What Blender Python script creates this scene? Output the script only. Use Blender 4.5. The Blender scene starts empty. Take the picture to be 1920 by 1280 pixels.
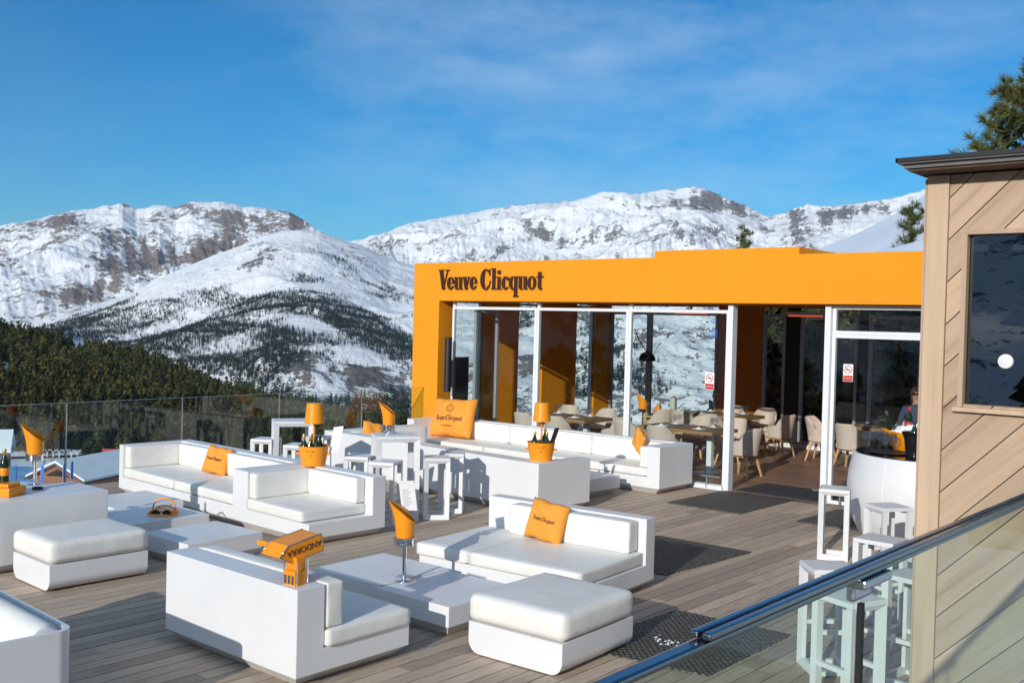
import bpy, bmesh, math, random
import numpy as np
from mathutils import Vector, Matrix
random.seed(7); PI=math.pi; RAD=math.radians
sc=bpy.context.scene; C=sc.collection
# ------------------------------------------------------------------ materials
def nmat(name):
    m=bpy.data.materials.new(name); m.use_nodes=True; nt=m.node_tree
    b=nt.nodes['Principled BSDF']; return m,nt,b
def noise(nt,scale,detail=4,rough=.55,vec=None,coord='Object',stretch=None):
    n=nt.nodes.new('ShaderNodeTexNoise'); n.inputs['Scale'].default_value=scale; n.inputs['Detail'].default_value=detail; n.inputs['Roughness'].default_value=rough
    if vec is None:
        tc=nt.nodes.new('ShaderNodeTexCoord'); vec=tc.outputs[coord]
    if stretch:
        mp=nt.nodes.new('ShaderNodeMapping'); mp.inputs['Scale'].default_value=stretch; nt.links.new(vec,mp.inputs[0]); vec=mp.outputs[0]
    nt.links.new(vec,n.inputs['Vector']); return n
def ramp(nt,src,stops):
    r=nt.nodes.new('ShaderNodeValToRGB'); e=r.color_ramp.elements
    while len(e)<len(stops): e.new(.5)
    for i,(p,c) in enumerate(stops):
        e[i].position=p; e[i].color=(c if len(c)==4 else (*c,1)) if not isinstance(c,(int,float)) else (c,c,c,1)
    nt.links.new(src,r.inputs[0]); return r
def bump(nt,b,src,strength=.3,dist=.01):
    n=nt.nodes.new('ShaderNodeBump'); n.inputs['Strength'].default_value=strength; n.inputs['Distance'].default_value=dist
    nt.links.new(src,n.inputs['Height']); nt.links.new(n.outputs[0],b.inputs['Normal']); return n
def mixc(nt,fac,a,b,mode='MIX'):
    m=nt.nodes.new('ShaderNodeMix'); m.data_type='RGBA'; m.blend_type=mode
    for s,i in ((fac,0),(a,6),(b,7)):
        if isinstance(s,(int,float)): m.inputs[i].default_value=s
        elif isinstance(s,tuple): m.inputs[i].default_value=(*s[:3],1)
        else: nt.links.new(s,m.inputs[i])
    return m.outputs[2]
def math_(nt,op,a,b=0.,clamp=False):
    m=nt.nodes.new('ShaderNodeMath'); m.operation=op; m.use_clamp=clamp
    for i,s in enumerate((a,b)):
        if isinstance(s,(int,float)): m.inputs[i].default_value=s
        else: nt.links.new(s,m.inputs[i])
    return m.outputs[0]
def plain(name,col,rough=.5,metal=0.,var=.06,scale=6.,bmp=0.,bscale=60.,spec=.5,stretch=None):
    m,nt,b=nmat(name)
    n=noise(nt,scale,5,stretch=stretch)
    d=tuple(max(0,c*(1-var)) for c in col); l=tuple(min(1,c*(1+var)) for c in col)
    r=ramp(nt,n.outputs[0],[(.3,d),(.7,l)]); nt.links.new(r.outputs[0],b.inputs['Base Color'])
    b.inputs['Roughness'].default_value=rough; b.inputs['Metallic'].default_value=metal; b.inputs['Specular IOR Level'].default_value=spec
    if bmp:
        n2=noise(nt,bscale,3,stretch=stretch); bump(nt,b,n2.outputs[0],bmp,.01)
    return m
def glass(name,tint=(.93,.97,.96),ior=1.5,rough=0.):
    m=bpy.data.materials.new(name); m.use_nodes=True; nt=m.node_tree; nt.nodes.clear()
    o=nt.nodes.new('ShaderNodeOutputMaterial'); t=nt.nodes.new('ShaderNodeBsdfTransparent'); g=nt.nodes.new('ShaderNodeBsdfGlossy')
    mx=nt.nodes.new('ShaderNodeMixShader'); f=nt.nodes.new('ShaderNodeFresnel'); f.inputs[0].default_value=ior
    t.inputs[0].default_value=(*tint,1); g.inputs['Roughness'].default_value=rough; g.inputs[0].default_value=(1,1,1,1)
    geo=nt.nodes.new('ShaderNodeNewGeometry')
    # only outward faces mirror, so a ray leaving the slab is not turned back
    fm=nt.nodes.new('ShaderNodeMath'); fm.operation='MULTIPLY'; iv=nt.nodes.new('ShaderNodeMath'); iv.operation='SUBTRACT'; iv.inputs[0].default_value=1
    nt.links.new(geo.outputs['Backfacing'],iv.inputs[1]); nt.links.new(iv.outputs[0],fm.inputs[0]); nt.links.new(f.outputs[0],fm.inputs[1])
    nt.links.new(fm.outputs[0],mx.inputs[0]); nt.links.new(t.outputs[0],mx.inputs[1]); nt.links.new(g.outputs[0],mx.inputs[2]); nt.links.new(mx.outputs[0],o.inputs[0])
    return m
M={}
M['white']=plain('white_plastic',(.74,.745,.755),.38,var=.035,scale=2.2,bmp=.03,bscale=300)
M['vinyl']=plain('offwhite_vinyl',(.78,.765,.725),.5,var=.035,scale=4,bmp=.45,bscale=9)
M['vinylseam']=plain('vinyl_seam',(.45,.44,.42),.6)
M['plinth']=plain('plinth_grey',(.62,.61,.59),.6,var=.08,scale=5)
M['orange']=plain('orange_lacquer',(.90,.31,.010),.32,var=.03,scale=3)
M['ofabric']=plain('orange_fabric',(.80,.31,.035),.85,var=.09,scale=7,bmp=.35,bscale=18)
M['oprint']=plain('dark_print',(.07,.03,.02),.8)
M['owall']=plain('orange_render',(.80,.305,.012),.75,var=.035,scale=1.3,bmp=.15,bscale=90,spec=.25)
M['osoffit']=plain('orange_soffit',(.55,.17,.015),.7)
M['letter']=plain('brown_letter',(.055,.018,.012),.4)
M['chrome']=plain('polished_steel',(.72,.72,.73),.12,1.,var=.03)
M['steel']=plain('brushed_steel',(.5,.51,.53),.25,1.,var=.08,scale=30)
M['railsteel']=plain('dark_steel',(.25,.26,.28),.22,1.,var=.06,scale=30)
M['alu']=plain('white_aluminium',(.78,.80,.83),.35,var=.03)
M['alugrey']=plain('grey_aluminium',(.42,.42,.44),.35,.2,var=.05)
M['black']=plain('black_plastic',(.018,.018,.02),.4)
M['blackgloss']=plain('black_gloss',(.012,.012,.015),.08)
M['rubber']=plain('seal_black',(.01,.01,.01),.6)
M['beige']=plain('beige_upholstery',(.58,.48,.415),.85,var=.06,scale=8,bmp=.2,bscale=220)
M['beige2']=plain('grey_green_upholstery',(.52,.53,.46),.85,var=.06,scale=8,bmp=.2,bscale=220)
M['beech']=plain('beech_wood',(.60,.36,.17),.5,var=.15,scale=12,stretch=(6,6,.6))
M['paper']=plain('paper_white',(.8,.8,.8),.7)
M['ceramic']=plain('ceramic_white',(.78,.78,.76),.2)
M['green']=plain('bottle_green',(.012,.03,.012),.08)
M['gold']=plain('gold_foil',(.55,.36,.10),.35,.6,var=.2,scale=60)
M['red']=plain('red_paint',(.55,.04,.03),.5)
M['pinkred']=plain('dark_red_label',(.45,.03,.04),.5)
M['ice']=plain('ice',(.75,.8,.85),.15,var=.1,scale=40)
M['shrub']=plain('moss_green',(.05,.07,.02),.9,var=.4,scale=30)
M['bark']=plain('bark',(.10,.065,.045),.9,var=.3,scale=8)
M['cone_b']=plain('cone_brown',(.22,.08,.035),.9,var=.3,scale=20)
M['stone']=plain('dark_stone',(.17,.16,.15),.9,var=.3,scale=2,bmp=.5,bscale=5)
M['brick']=plain('red_brick',(.30,.13,.08),.9,var=.2,scale=3,bmp=.3,bscale=12)
M['snowroof']=plain('roof_snow',(.80,.84,.90),.6,var=.04,scale=.4,bmp=.7,bscale=.9)
M['bluenet']=plain('blue_net',(.07,.17,.33),.9,var=.3,scale=1.5)
M['skin']=plain('skin',(.48,.27,.19),.55)
M['hair']=plain('hair_brown',(.05,.03,.02),.6)
M['jacket']=plain('navy_cloth',(.03,.05,.10),.8)
M['dark_cloth']=plain('dark_cloth',(.04,.04,.05),.8)
M['gl']=glass('clear_pane',(.955,.98,.97))
M['glrail']=glass('rail_pane',(.90,.945,.93),1.6)
M['glfront']=glass('front_pane',(.84,.93,.89),1.32)
M['gllow']=glass('drink_glass',(.90,.92,.94),2.0)
M['glkiosk']=glass('kiosk_pane',(.40,.46,.50),2.7)
M['rug']=plain('inside_mat',(.035,.038,.045),.95,var=.3,scale=40,bmp=.6,bscale=90)
def wood_siding(diag=False):
    m,nt,b=nmat('pale_wood_siding'); tc=nt.nodes.new('ShaderNodeTexCoord'); rm=nt.nodes.new('ShaderNodeMapping'); rm.inputs['Rotation'].default_value=(0,RAD(-45) if diag else 0,0); nt.links.new(tc.outputs['Object'],rm.inputs[0])
    n=noise(nt,13,8,.68,vec=rm.outputs[0],stretch=(1,1,.045)); n2=noise(nt,2.2,4,vec=rm.outputs[0],stretch=(1,1,.25))
    r=ramp(nt,n.outputs[0],[(.30,(.34,.23,.148)),(.46,(.51,.365,.25)),(.72,(.61,.455,.325))])
    c=mixc(nt,math_(nt,'MULTIPLY',n2.outputs[0],.35),r.outputs[0],(.48,.34,.24))
    at=nt.nodes.new('ShaderNodeAttribute'); at.attribute_name='rnd'
    c=mixc(nt,1.,c,mixc(nt,at.outputs['Fac'],(.80,.79,.78),(1.12,1.10,1.08)),'MULTIPLY')
    nt.links.new(c,b.inputs['Base Color']); b.inputs['Roughness'].default_value=.65; bump(nt,b,n.outputs[0],.35,.006); return m
M['siding']=wood_siding(); M['siding_diagonal']=wood_siding(True)
def deck_mat(name,cols,rough=.75,bm=.4):
    m,nt,b=nmat(name)
    n=noise(nt,7,8,.65,stretch=(9,.45,1)); n2=noise(nt,.9,4); n3=noise(nt,45,4,stretch=(3,.25,1))
    at=nt.nodes.new('ShaderNodeAttribute'); at.attribute_name='rnd'
    r=ramp(nt,n.outputs[0],[(.28,cols[0]),(.5,cols[1]),(.75,cols[2])])
    c=mixc(nt,1.,r.outputs[0],mixc(nt,at.outputs['Fac'],(.66,.65,.64),(1.22,1.19,1.15)),'MULTIPLY')
    k=ramp(nt,n2.outputs[0],[(.35,0.),(.7,1.)]); c=mixc(nt,math_(nt,'MULTIPLY',k.outputs[0],.45),c,cols[3])
    sp=ramp(nt,noise(nt,5.5,5,.7).outputs[0],[(.66,0.),(.74,1.)]); c=mixc(nt,math_(nt,'MULTIPLY',sp.outputs[0],.35),c,(.46,.40,.34))
    nt.links.new(c,b.inputs['Base Color']); b.inputs['Roughness'].default_value=rough
    bump(nt,b,math_(nt,'ADD',n.outputs[0],math_(nt,'MULTIPLY',n3.outputs[0],1.1)),bm,.006); return m
M['deck']=deck_mat('weathered_deck_wood',[(.27,.205,.155),(.47,.375,.295),(.60,.49,.39),(.38,.31,.25)])
M['floor']=deck_mat('indoor_plank_floor',[(.20,.115,.072),(.30,.18,.115),(.38,.235,.155),(.26,.155,.10)],.45,.1)
M['tablewood']=deck_mat('table_wood',[(.28,.15,.07),(.46,.26,.12),(.56,.34,.17),(.40,.23,.11)],.5,.2)
def matmat():
    m,nt,b=nmat('woven_black_mat')
    tc=nt.nodes.new('ShaderNodeTexCoord'); mp=nt.nodes.new('ShaderNodeMapping'); mp.inputs['Rotation'].default_value=(0,0,.78); nt.links.new(tc.outputs['Object'],mp.inputs[0])
    v=nt.nodes.new('ShaderNodeTexVoronoi'); v.inputs['Scale'].default_value=24; v.inputs['Randomness'].default_value=.25; nt.links.new(mp.outputs[0],v.inputs['Vector'])
    r=ramp(nt,v.outputs['Distance'],[(.12,(.22,.205,.175)),(.45,(.085,.08,.07)),(.65,(.012,.012,.011))])
    n=noise(nt,2.5,4); c=mixc(nt,math_(nt,'MULTIPLY',n.outputs[0],.5),r.outputs[0],(.06,.055,.048))
    nt.links.new(c,b.inputs['Base Color']); b.inputs['Roughness'].default_value=.7
    iv=math_(nt,'SUBTRACT',1.,v.outputs['Distance']); bump(nt,b,iv,1.,.02); return m
M['mat']=matmat()
def needles(name,cols):
    m,nt,b=nmat(name)
    at=nt.nodes.new('ShaderNodeAttribute'); at.attribute_name='rnd'
    oi=nt.nodes.new('ShaderNodeObjectInfo')
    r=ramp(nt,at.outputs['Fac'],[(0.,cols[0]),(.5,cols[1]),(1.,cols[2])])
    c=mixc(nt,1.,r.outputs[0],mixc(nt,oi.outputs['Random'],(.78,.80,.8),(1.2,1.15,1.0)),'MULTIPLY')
    nt.links.new(c,b.inputs['Base Color']); b.inputs['Roughness'].default_value=.8; b.inputs['Specular IOR Level'].default_value=.2
    return m
M['needle']=needles('forest_needles',[(.018,.026,.009),(.046,.052,.016),(.10,.092,.028)])
M['needlefar']=needles('far_needles',[(.020,.032,.028),(.030,.045,.036),(.048,.060,.042)])
M['needlenear']=needles('pine_needles',[(.055,.075,.024),(.12,.14,.05),(.24,.24,.085)])
def mountain_mat(name,rockc,snowc=(.84,.87,.92),sc1=.004,strx=1.):
    m,nt,b=nmat(name)
    tc=nt.nodes.new('ShaderNodeTexCoord'); P=tc.outputs['Object']
    rk=nt.nodes.new('ShaderNodeAttribute'); rk.attribute_name='rock'
    n1=noise(nt,sc1,10,.62,vec=P,stretch=(1,1,.9)); n2=noise(nt,sc1*5,8,.7,vec=P,stretch=(1,1,.8)); n3=noise(nt,sc1*20,6,.75,vec=P,stretch=(1,1,1.1))
    s=math_(nt,'ADD',math_(nt,'MULTIPLY',n1.outputs[0],1.3),math_(nt,'MULTIPLY',n2.outputs[0],1.6))
    s=math_(nt,'ADD',s,math_(nt,'MULTIPLY',n3.outputs[0],1.1))
    s=math_(nt,'ADD',s,rk.outputs['Fac'])
    k=ramp(nt,s,[(.0,0.),(1.,1.)]); 
    mr=nt.nodes.new('ShaderNodeMapRange'); mr.inputs['From Min'].default_value=2.43; mr.inputs['From Max'].default_value=2.47; nt.links.new(s,mr.inputs['Value'])
    nt.nodes.remove(k)
    rc=ramp(nt,n2.outputs[0],[(.30,tuple(c*.42 for c in rockc)),(.5,rockc),(.72,tuple(c*1.6 for c in rockc))])
    sn=ramp(nt,n1.outputs[0],[(.3,tuple(c*.93 for c in snowc)),(.7,snowc)])
    c=mixc(nt,mr.outputs[0],sn.outputs[0],rc.outputs[0])
    nt.links.new(c,b.inputs['Base Color']); b.inputs['Roughness'].default_value=.8; b.inputs['Specular IOR Level'].default_value=.15
    bump(nt,b,math_(nt,'ADD',n2.outputs[0],math_(nt,'MULTIPLY',mr.outputs[0],.35)),.9,12.); return m
M['mtn1']=mountain_mat('snow_and_brown_rock',(.215,.18,.16),snowc=(.89,.905,.93))
M['mtn2']=mountain_mat('snow_and_grey_rock',(.17,.155,.145),snowc=(.89,.905,.93),sc1=.006)
M['mtn4']=mountain_mat('snow_and_slate_rock',(.19,.18,.175),snowc=(.89,.905,.93),sc1=.0055)
M['snow']=plain('trodden_snow',(.80,.84,.90),.6,var=.05,scale=.08,bmp=.5,bscale=.5)
# ------------------------------------------------------------------ scene-tree helpers
def props(o,label=None,cat=None,group=None,kind=None):
    if label: o['label']=label
    if cat: o['category']=cat
    if group: o['group']=group
    if kind: o['kind']=kind
    return o
def thing(name,label,cat,loc=(0,0,0),rz=0.,group=None):
    o=bpy.data.objects.new(name,None); C.objects.link(o); o.empty_display_size=.1
    o.location=loc; o.rotation_euler=(0,0,rz); return props(o,label,cat,group)
def meshobj(name,me,m=None,parent=None,smooth=False):
    o=bpy.data.objects.new(name,me); C.objects.link(o)
    if m is not None: me.materials.append(M[m] if isinstance(m,str) else m)
    if parent is not None: o.parent=parent
    if smooth: me.shade_smooth()
    return o
class MB:
    def __init__(s): s.v=[]; s.f=[]; s.r=[]
    def add(s,vs,fs,r=None):
        b=len(s.v); s.v+= [tuple(v) for v in vs]; s.f+=[tuple(b+i for i in f) for f in fs]; s.r+=[random.random() if r is None else r]*len(fs); return s
    def box(s,x0,x1,y0,y1,z0,z1,r=None):
        return s.add([(x0,y0,z0),(x1,y0,z0),(x1,y1,z0),(x0,y1,z0),(x0,y0,z1),(x1,y0,z1),(x1,y1,z1),(x0,y1,z1)],
            [(0,3,2,1),(4,5,6,7),(0,1,5,4),(1,2,6,5),(2,3,7,6),(3,0,4,7)],r)
    def frustum(s,a,b,z0,z1):   # a,b: (x0,x1,y0,y1) at z0 and z1
        x0,x1,y0,y1=a; X0,X1,Y0,Y1=b
        return s.add([(x0,y0,z0),(x1,y0,z0),(x1,y1,z0),(x0,y1,z0),(X0,Y0,z1),(X1,Y0,z1),(X1,Y1,z1),(X0,Y1,z1)],
            [(0,3,2,1),(4,5,6,7),(0,1,5,4),(1,2,6,5),(2,3,7,6),(3,0,4,7)])
    def lathe(s,prof,n=24,cx=0,cy=0,cap=True,fn=None):
        vs=[];m=len(prof)
        for r,z in prof:
            for i in range(n):
                a=2*PI*i/n; p=(cx+r*math.cos(a),cy+r*math.sin(a),z); vs.append(fn(p,a) if fn else p)
        fs=[(j*n+i,j*n+(i+1)%n,(j+1)*n+(i+1)%n,(j+1)*n+i) for j in range(m-1) for i in range(n)]
        if cap:
            if prof[0][0]>1e-4: fs.append(tuple(range(n))[::-1])
            if prof[-1][0]>1e-4: fs.append(tuple((m-1)*n+i for i in range(n)))
        return s.add(vs,fs)
    def tube(s,pts,r,n=8,r1=None,cap=True):
        pts=[Vector(p) for p in pts]; vs=[];m=len(pts)
        for j,p in enumerate(pts):
            t=(pts[min(j+1,m-1)]-pts[max(j-1,0)]).normalized()
            up=Vector((0,0,1)) if abs(t.z)<.9 else Vector((1,0,0)); a=t.cross(up).normalized(); b=t.cross(a)
            rr=r if r1 is None else r+(r1-r)*j/(m-1)
            for i in range(n):
                th=2*PI*i/n; vs.append(p+a*rr*math.cos(th)+b*rr*math.sin(th))
        fs=[(j*n+i,j*n+(i+1)%n,(j+1)*n+(i+1)%n,(j+1)*n+i) for j in range(m-1) for i in range(n)]
        if cap: fs+=[tuple(range(n))[::-1],tuple((m-1)*n+i for i in range(n))]
        return s.add(vs,fs)
    def mesh(s,name='m'):
        me=bpy.data.meshes.new(name); me.from_pydata(s.v,[],s.f); me.update()
        return me
    def obj(s,name,m,parent=None,smooth=False,bevel=0.,rnd=False,weld=True,tag=None):
        me=s.mesh(name)
        if rnd:
            a=me.attributes.new('rnd','FLOAT','FACE'); a.data.foreach_set('value',s.r)
        if not rnd or bevel:
            bm=bmesh.new(); bm.from_mesh(me)
            if bevel: bmesh.ops.bevel(bm,geom=[e for e in bm.edges if len(e.link_faces)==2 and e.calc_face_angle(0)>.5],offset=bevel,segments=2,profile=.6,affect='EDGES')
            bmesh.ops.recalc_face_normals(bm,faces=bm.faces); bm.to_mesh(me); bm.free()
        o=meshobj(name,me,m,parent)
        if smooth: smooth_angle(me)
        if tag: props(o,*tag)
        return o
def smooth_angle(me,ang=.7):
    me.shade_smooth()
    bm=bmesh.new(); bm.from_mesh(me)
    for e in bm.edges:
        if len(e.link_faces)==2 and e.calc_face_angle(0)>ang: e.smooth=False
    bm.to_mesh(me); bm.free()
def vox(name,xs,ys,zs,occ,m,parent=None,bevel=.006):
    """union of grid cells as one clean shell"""
    bm=bmesh.new(); V={}
    def v(i,j,k):
        if (i,j,k) not in V: V[i,j,k]=bm.verts.new((xs[i],ys[j],zs[k]))
        return V[i,j,k]
    nx,ny,nz=len(xs)-1,len(ys)-1,len(zs)-1
    O=lambda i,j,k: 0<=i<nx and 0<=j<ny and 0<=k<nz and bool(occ((xs[i]+xs[i+1])/2,(ys[j]+ys[j+1])/2,(zs[k]+zs[k+1])/2))
    for i in range(nx):
        for j in range(ny):
            for k in range(nz):
                if not O(i,j,k): continue
                q=[((-1,0,0),[(0,0,0),(0,0,1),(0,1,1),(0,1,0)]),((1,0,0),[(1,0,0),(1,1,0),(1,1,1),(1,0,1)]),((0,-1,0),[(0,0,0),(1,0,0),(1,0,1),(0,0,1)]),
                   ((0,1,0),[(0,1,0),(0,1,1),(1,1,1),(1,1,0)]),((0,0,-1),[(0,0,0),(0,1,0),(1,1,0),(1,0,0)]),((0,0,1),[(0,0,1),(1,0,1),(1,1,1),(0,1,1)])]
                for d,c in q:
                    if not O(i+d[0],j+d[1],k+d[2]): bm.faces.new([v(i+a,j+b,k+e) for a,b,e in c])
    bmesh.ops.dissolve_limit(bm,angle_limit=.01,verts=bm.verts,edges=bm.edges)
    if bevel: bmesh.ops.bevel(bm,geom=[e for e in bm.edges if len(e.link_faces)==2 and e.calc_face_angle(0)>.5],offset=bevel,segments=2,profile=.6,affect='EDGES')
    me=bpy.data.meshes.new(name); bm.to_mesh(me); bm.free(); return meshobj(name,me,m,parent)
def cushion(name,x0,x1,y0,y1,z0,z1,m='vinyl',parent=None,r=.03,puff=.012,n=10,seed=0):
    """padded box: rounded edges, slightly swollen faces"""
    bm=bmesh.new(); bmesh.ops.create_cube(bm,size=2.)
    bmesh.ops.subdivide_edges(bm,edges=bm.edges,cuts=n,use_grid_fill=True)
    c=Vector(((x0+x1)/2,(y0+y1)/2,(z0+z1)/2)); h=Vector(((x1-x0)/2,(y1-y0)/2,(z1-z0)/2)); rr=min(r,*[q*.95 for q in h])
    rnd=random.Random(seed); ph=[rnd.random()*6 for _ in range(4)]
    for v in bm.verts:
        u=[math.copysign(abs(t)**.55,t) if abs(t)<1 else t for t in v.co]   # crowd rows to the edges
        p=Vector((u[0]*h.x,u[1]*h.y,u[2]*h.z)); core=Vector([max(-h[i]+rr,min(h[i]-rr,p[i])) for i in range(3)])
        d=p-core; p=core+(d.normalized()*rr if d.length>1e-6 else d)
        for i in range(3):
            j,k=(i+1)%3,(i+2)%3
            if abs(u[i])>.999: p[i]+=math.copysign(puff*(1-u[j]**2)*(1-u[k]**2)*(1+.25*math.sin(p[j]*9+ph[i]))+.002*math.sin(p[j]*23+ph[3])*math.sin(p[k]*17),u[i])
        v.co=c+p
    me=bpy.data.meshes.new(name); bm.to_mesh(me); bm.free(); me.shade_smooth()
    return meshobj(name,me,m,parent)
def copytree(o,parent=None,loc=None,rz=None,label=None,group=None):
    c=o.copy(); C.objects.link(c)
    if parent is not None: c.parent=parent
    if loc is not None: c.location=loc
    if rz is not None: c.rotation_euler=(0,0,rz)
    if label: c['label']=label
    if group: c['group']=group
    for ch in list(o.children): copytree(ch,c)
    return c
def font_mesh(name,txt,size,m,parent,mat4,depth=.0015,align='CENTER'):
    cu=bpy.data.curves.new(name,'FONT'); cu.body=txt; cu.size=size; cu.extrude=depth/2; cu.align_x=align
    t=bpy.data.objects.new(name+'_src',cu); C.objects.link(t)
    dg=bpy.context.evaluated_depsgraph_get(); dg.update(); me=bpy.data.meshes.new_from_object(t.evaluated_get(dg)); me.name=name
    bpy.data.objects.remove(t); bpy.data.curves.remove(cu); me.transform(mat4); me.materials.clear(); return meshobj(name,me,m,parent)
# ------------------------------------------------------------------ condensed serif lettering
class Glyphs:
    """thick stems, hairline joins; unit = x-height 1"""
    def __init__(s): s.p=[]; s.k=0
    def poly(s,pts): s.p.append(pts)
    def stem(s,x,y0,y1,w=.26): s.poly([(x,y0),(x+w,y0),(x+w,y1),(x,y1)])
    def slant(s,x0,y0,x1,y1,w): s.poly([(x0,y0),(x0+w,y0),(x1+w,y1),(x1,y1)])
    def arc(s,cx,cy,ax,ay,bx,by,t0,t1,n=14,dx=0):
        o=[];i_=[]
        for k in range(n+1):
            t=RAD(t0+(t1-t0)*k/n); o.append((cx+ax*math.cos(t),cy+ay*math.sin(t))); i_.append((cx+dx+bx*math.cos(t),cy+by*math.sin(t)))
        for k in range(n): s.poly([o[k],o[k+1],i_[k+1],i_[k]])
    def dot(s,cx,cy,r): s.poly([(cx+r*math.cos(2*PI*k/12),cy+r*math.sin(2*PI*k/12)) for k in range(12)])
    def g(s,ch,x):
        S=s
        if ch=='V': S.slant(x+.34,0,x+.04,1.62,.32); S.slant(x+.42,0,x+.86,1.62,.08); S.poly([(x-.06,1.56),(x+.48,1.56),(x+.48,1.64),(x-.06,1.64)]); S.poly([(x+.66,1.56),(x+1.08,1.56),(x+1.08,1.64),(x+.66,1.64)]); return .86
        if ch=='v': S.slant(x+.24,0,x+.03,1.,.27); S.slant(x+.32,0,x+.56,1.,.08); S.poly([(x-.05,.95),(x+.36,.95),(x+.36,1.02),(x-.05,1.02)]); S.poly([(x+.44,.95),(x+.72,.95),(x+.72,1.02),(x+.44,1.02)]); return .70
        if ch=='e': S.arc(x+.36,.5,.36,.53,.12,.45,20,335,dx=.04); S.arc(x+.36,.5,.36,.53,.20,.45,-2,22,4); S.poly([(x+.2,.5),(x+.70,.5),(x+.70,.57),(x+.2,.57)]); return .74
        if ch=='c': S.arc(x+.36,.5,.36,.53,.12,.45,55,320,dx=.04); S.dot(x+.56,.83,.12); return .68
        if ch=='o': S.arc(x+.38,.5,.38,.53,.14,.45,0,360,24); return .80
        if ch=='u': S.stem(x+.06,.14,1.); S.arc(x+.30,.2,.24,.23,.04,.12,180,300,8); S.stem(x+.50,0,1.); S.poly([(x-.04,.94),(x+.1,.94),(x+.1,1.02),(x-.04,1.02)]); S.poly([(x+.4,.94),(x+.52,.94),(x+.52,1.02),(x+.4,1.02)]); S.poly([(x+.7,0),(x+.86,0),(x+.86,.07),(x+.7,.07)]); return .86
        if ch=='C': S.arc(x+.52,.8,.52,.85,.20,.76,48,318,20,dx=.04); S.poly([(x+.84,1.12),(x+.92,1.12),(x+.92,1.64),(x+.84,1.52)]); S.arc(x+.52,.8,.46,.85,.40,.78,318,352,5); return 1.06
        if ch=='l': S.stem(x+.1,0,1.68); S.poly([(x,0),(x+.48,0),(x+.48,.07),(x,.07)]); S.poly([(x-.02,1.60),(x+.12,1.60),(x+.12,1.69),(x-.02,1.69)]); return .50
        if ch=='i': S.stem(x+.1,0,1.); S.poly([(x,0),(x+.48,0),(x+.48,.07),(x,.07)]); S.poly([(x-.02,.93),(x+.12,.93),(x+.12,1.02),(x-.02,1.02)]); S.dot(x+.23,1.36,.16); return .50
        if ch=='q': S.arc(x+.36,.5,.36,.53,.12,.45,60,300,dx=.04); S.stem(x+.5,-.55,1.02); S.poly([(x+.38,-.58),(x+.9,-.58),(x+.9,-.51),(x+.38,-.51)]); return .86
        if ch=='t': S.stem(x+.14,.14,1.34); S.arc(x+.36,.22,.22,.25,.02,.13,180,320,8); S.poly([(x,.93),(x+.60,.93),(x+.60,1.01),(x,1.01)]); return .58
        if ch==' ': return .32
        return .7
    def text(s,t):
        x=0
        for ch in t: x+=s.g(ch,x)
        s.w=x; return s
    def obj(s,name,m,parent,size,mat4,depth,curve=None):
        mb=MB()
        for k,p in enumerate(s.p):
            d=depth*(1+.006*(k%23)); q=[((a-s.w/2)*size,b*size) for a,b in p]
            if sum(q[i][0]*q[(i+1)%len(q)][1]-q[(i+1)%len(q)][0]*q[i][1] for i in range(len(q)))<0: q=q[::-1]
            n=len(q); z=[curve(a,b) if curve else 0 for a,b in q]
            vs=[(a,b,zz) for (a,b),zz in zip(q,z)]+[(a,b,zz+d) for (a,b),zz in zip(q,z)]
            mb.add(vs,[tuple(range(n))[::-1],tuple(range(n,2*n))]+[(i,(i+1)%n,n+(i+1)%n,n+i) for i in range(n)])
        me=mb.mesh(name); me.transform(mat4); return meshobj(name,me,m,parent)
# ------------------------------------------------------------------ numpy noise
_rng=np.random.RandomState(3); _L=_rng.rand(256,256)
def vnoise(x,y):
    xi=np.floor(x).astype(int); yi=np.floor(y).astype(int); fx=x-xi; fy=y-yi; fx=fx*fx*(3-2*fx); fy=fy*fy*(3-2*fy)
    a=_L[xi&255,yi&255]; b=_L[(xi+1)&255,yi&255]; c=_L[xi&255,(yi+1)&255]; d=_L[(xi+1)&255,(yi+1)&255]
    return (a*(1-fx)+b*fx)*(1-fy)+(c*(1-fx)+d*fx)*fy
def fbm(x,y,o=6,ridged=False,g=.5):
    s=0;a=1.;t=0
    for k in range(o):
        n=vnoise(x*2**k+17.3*k,y*2**k+9.1*k)
        if ridged: n=1-abs(2*n-1)
        s=s+a*n; t+=a; a*=g
    return s/t
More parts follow.
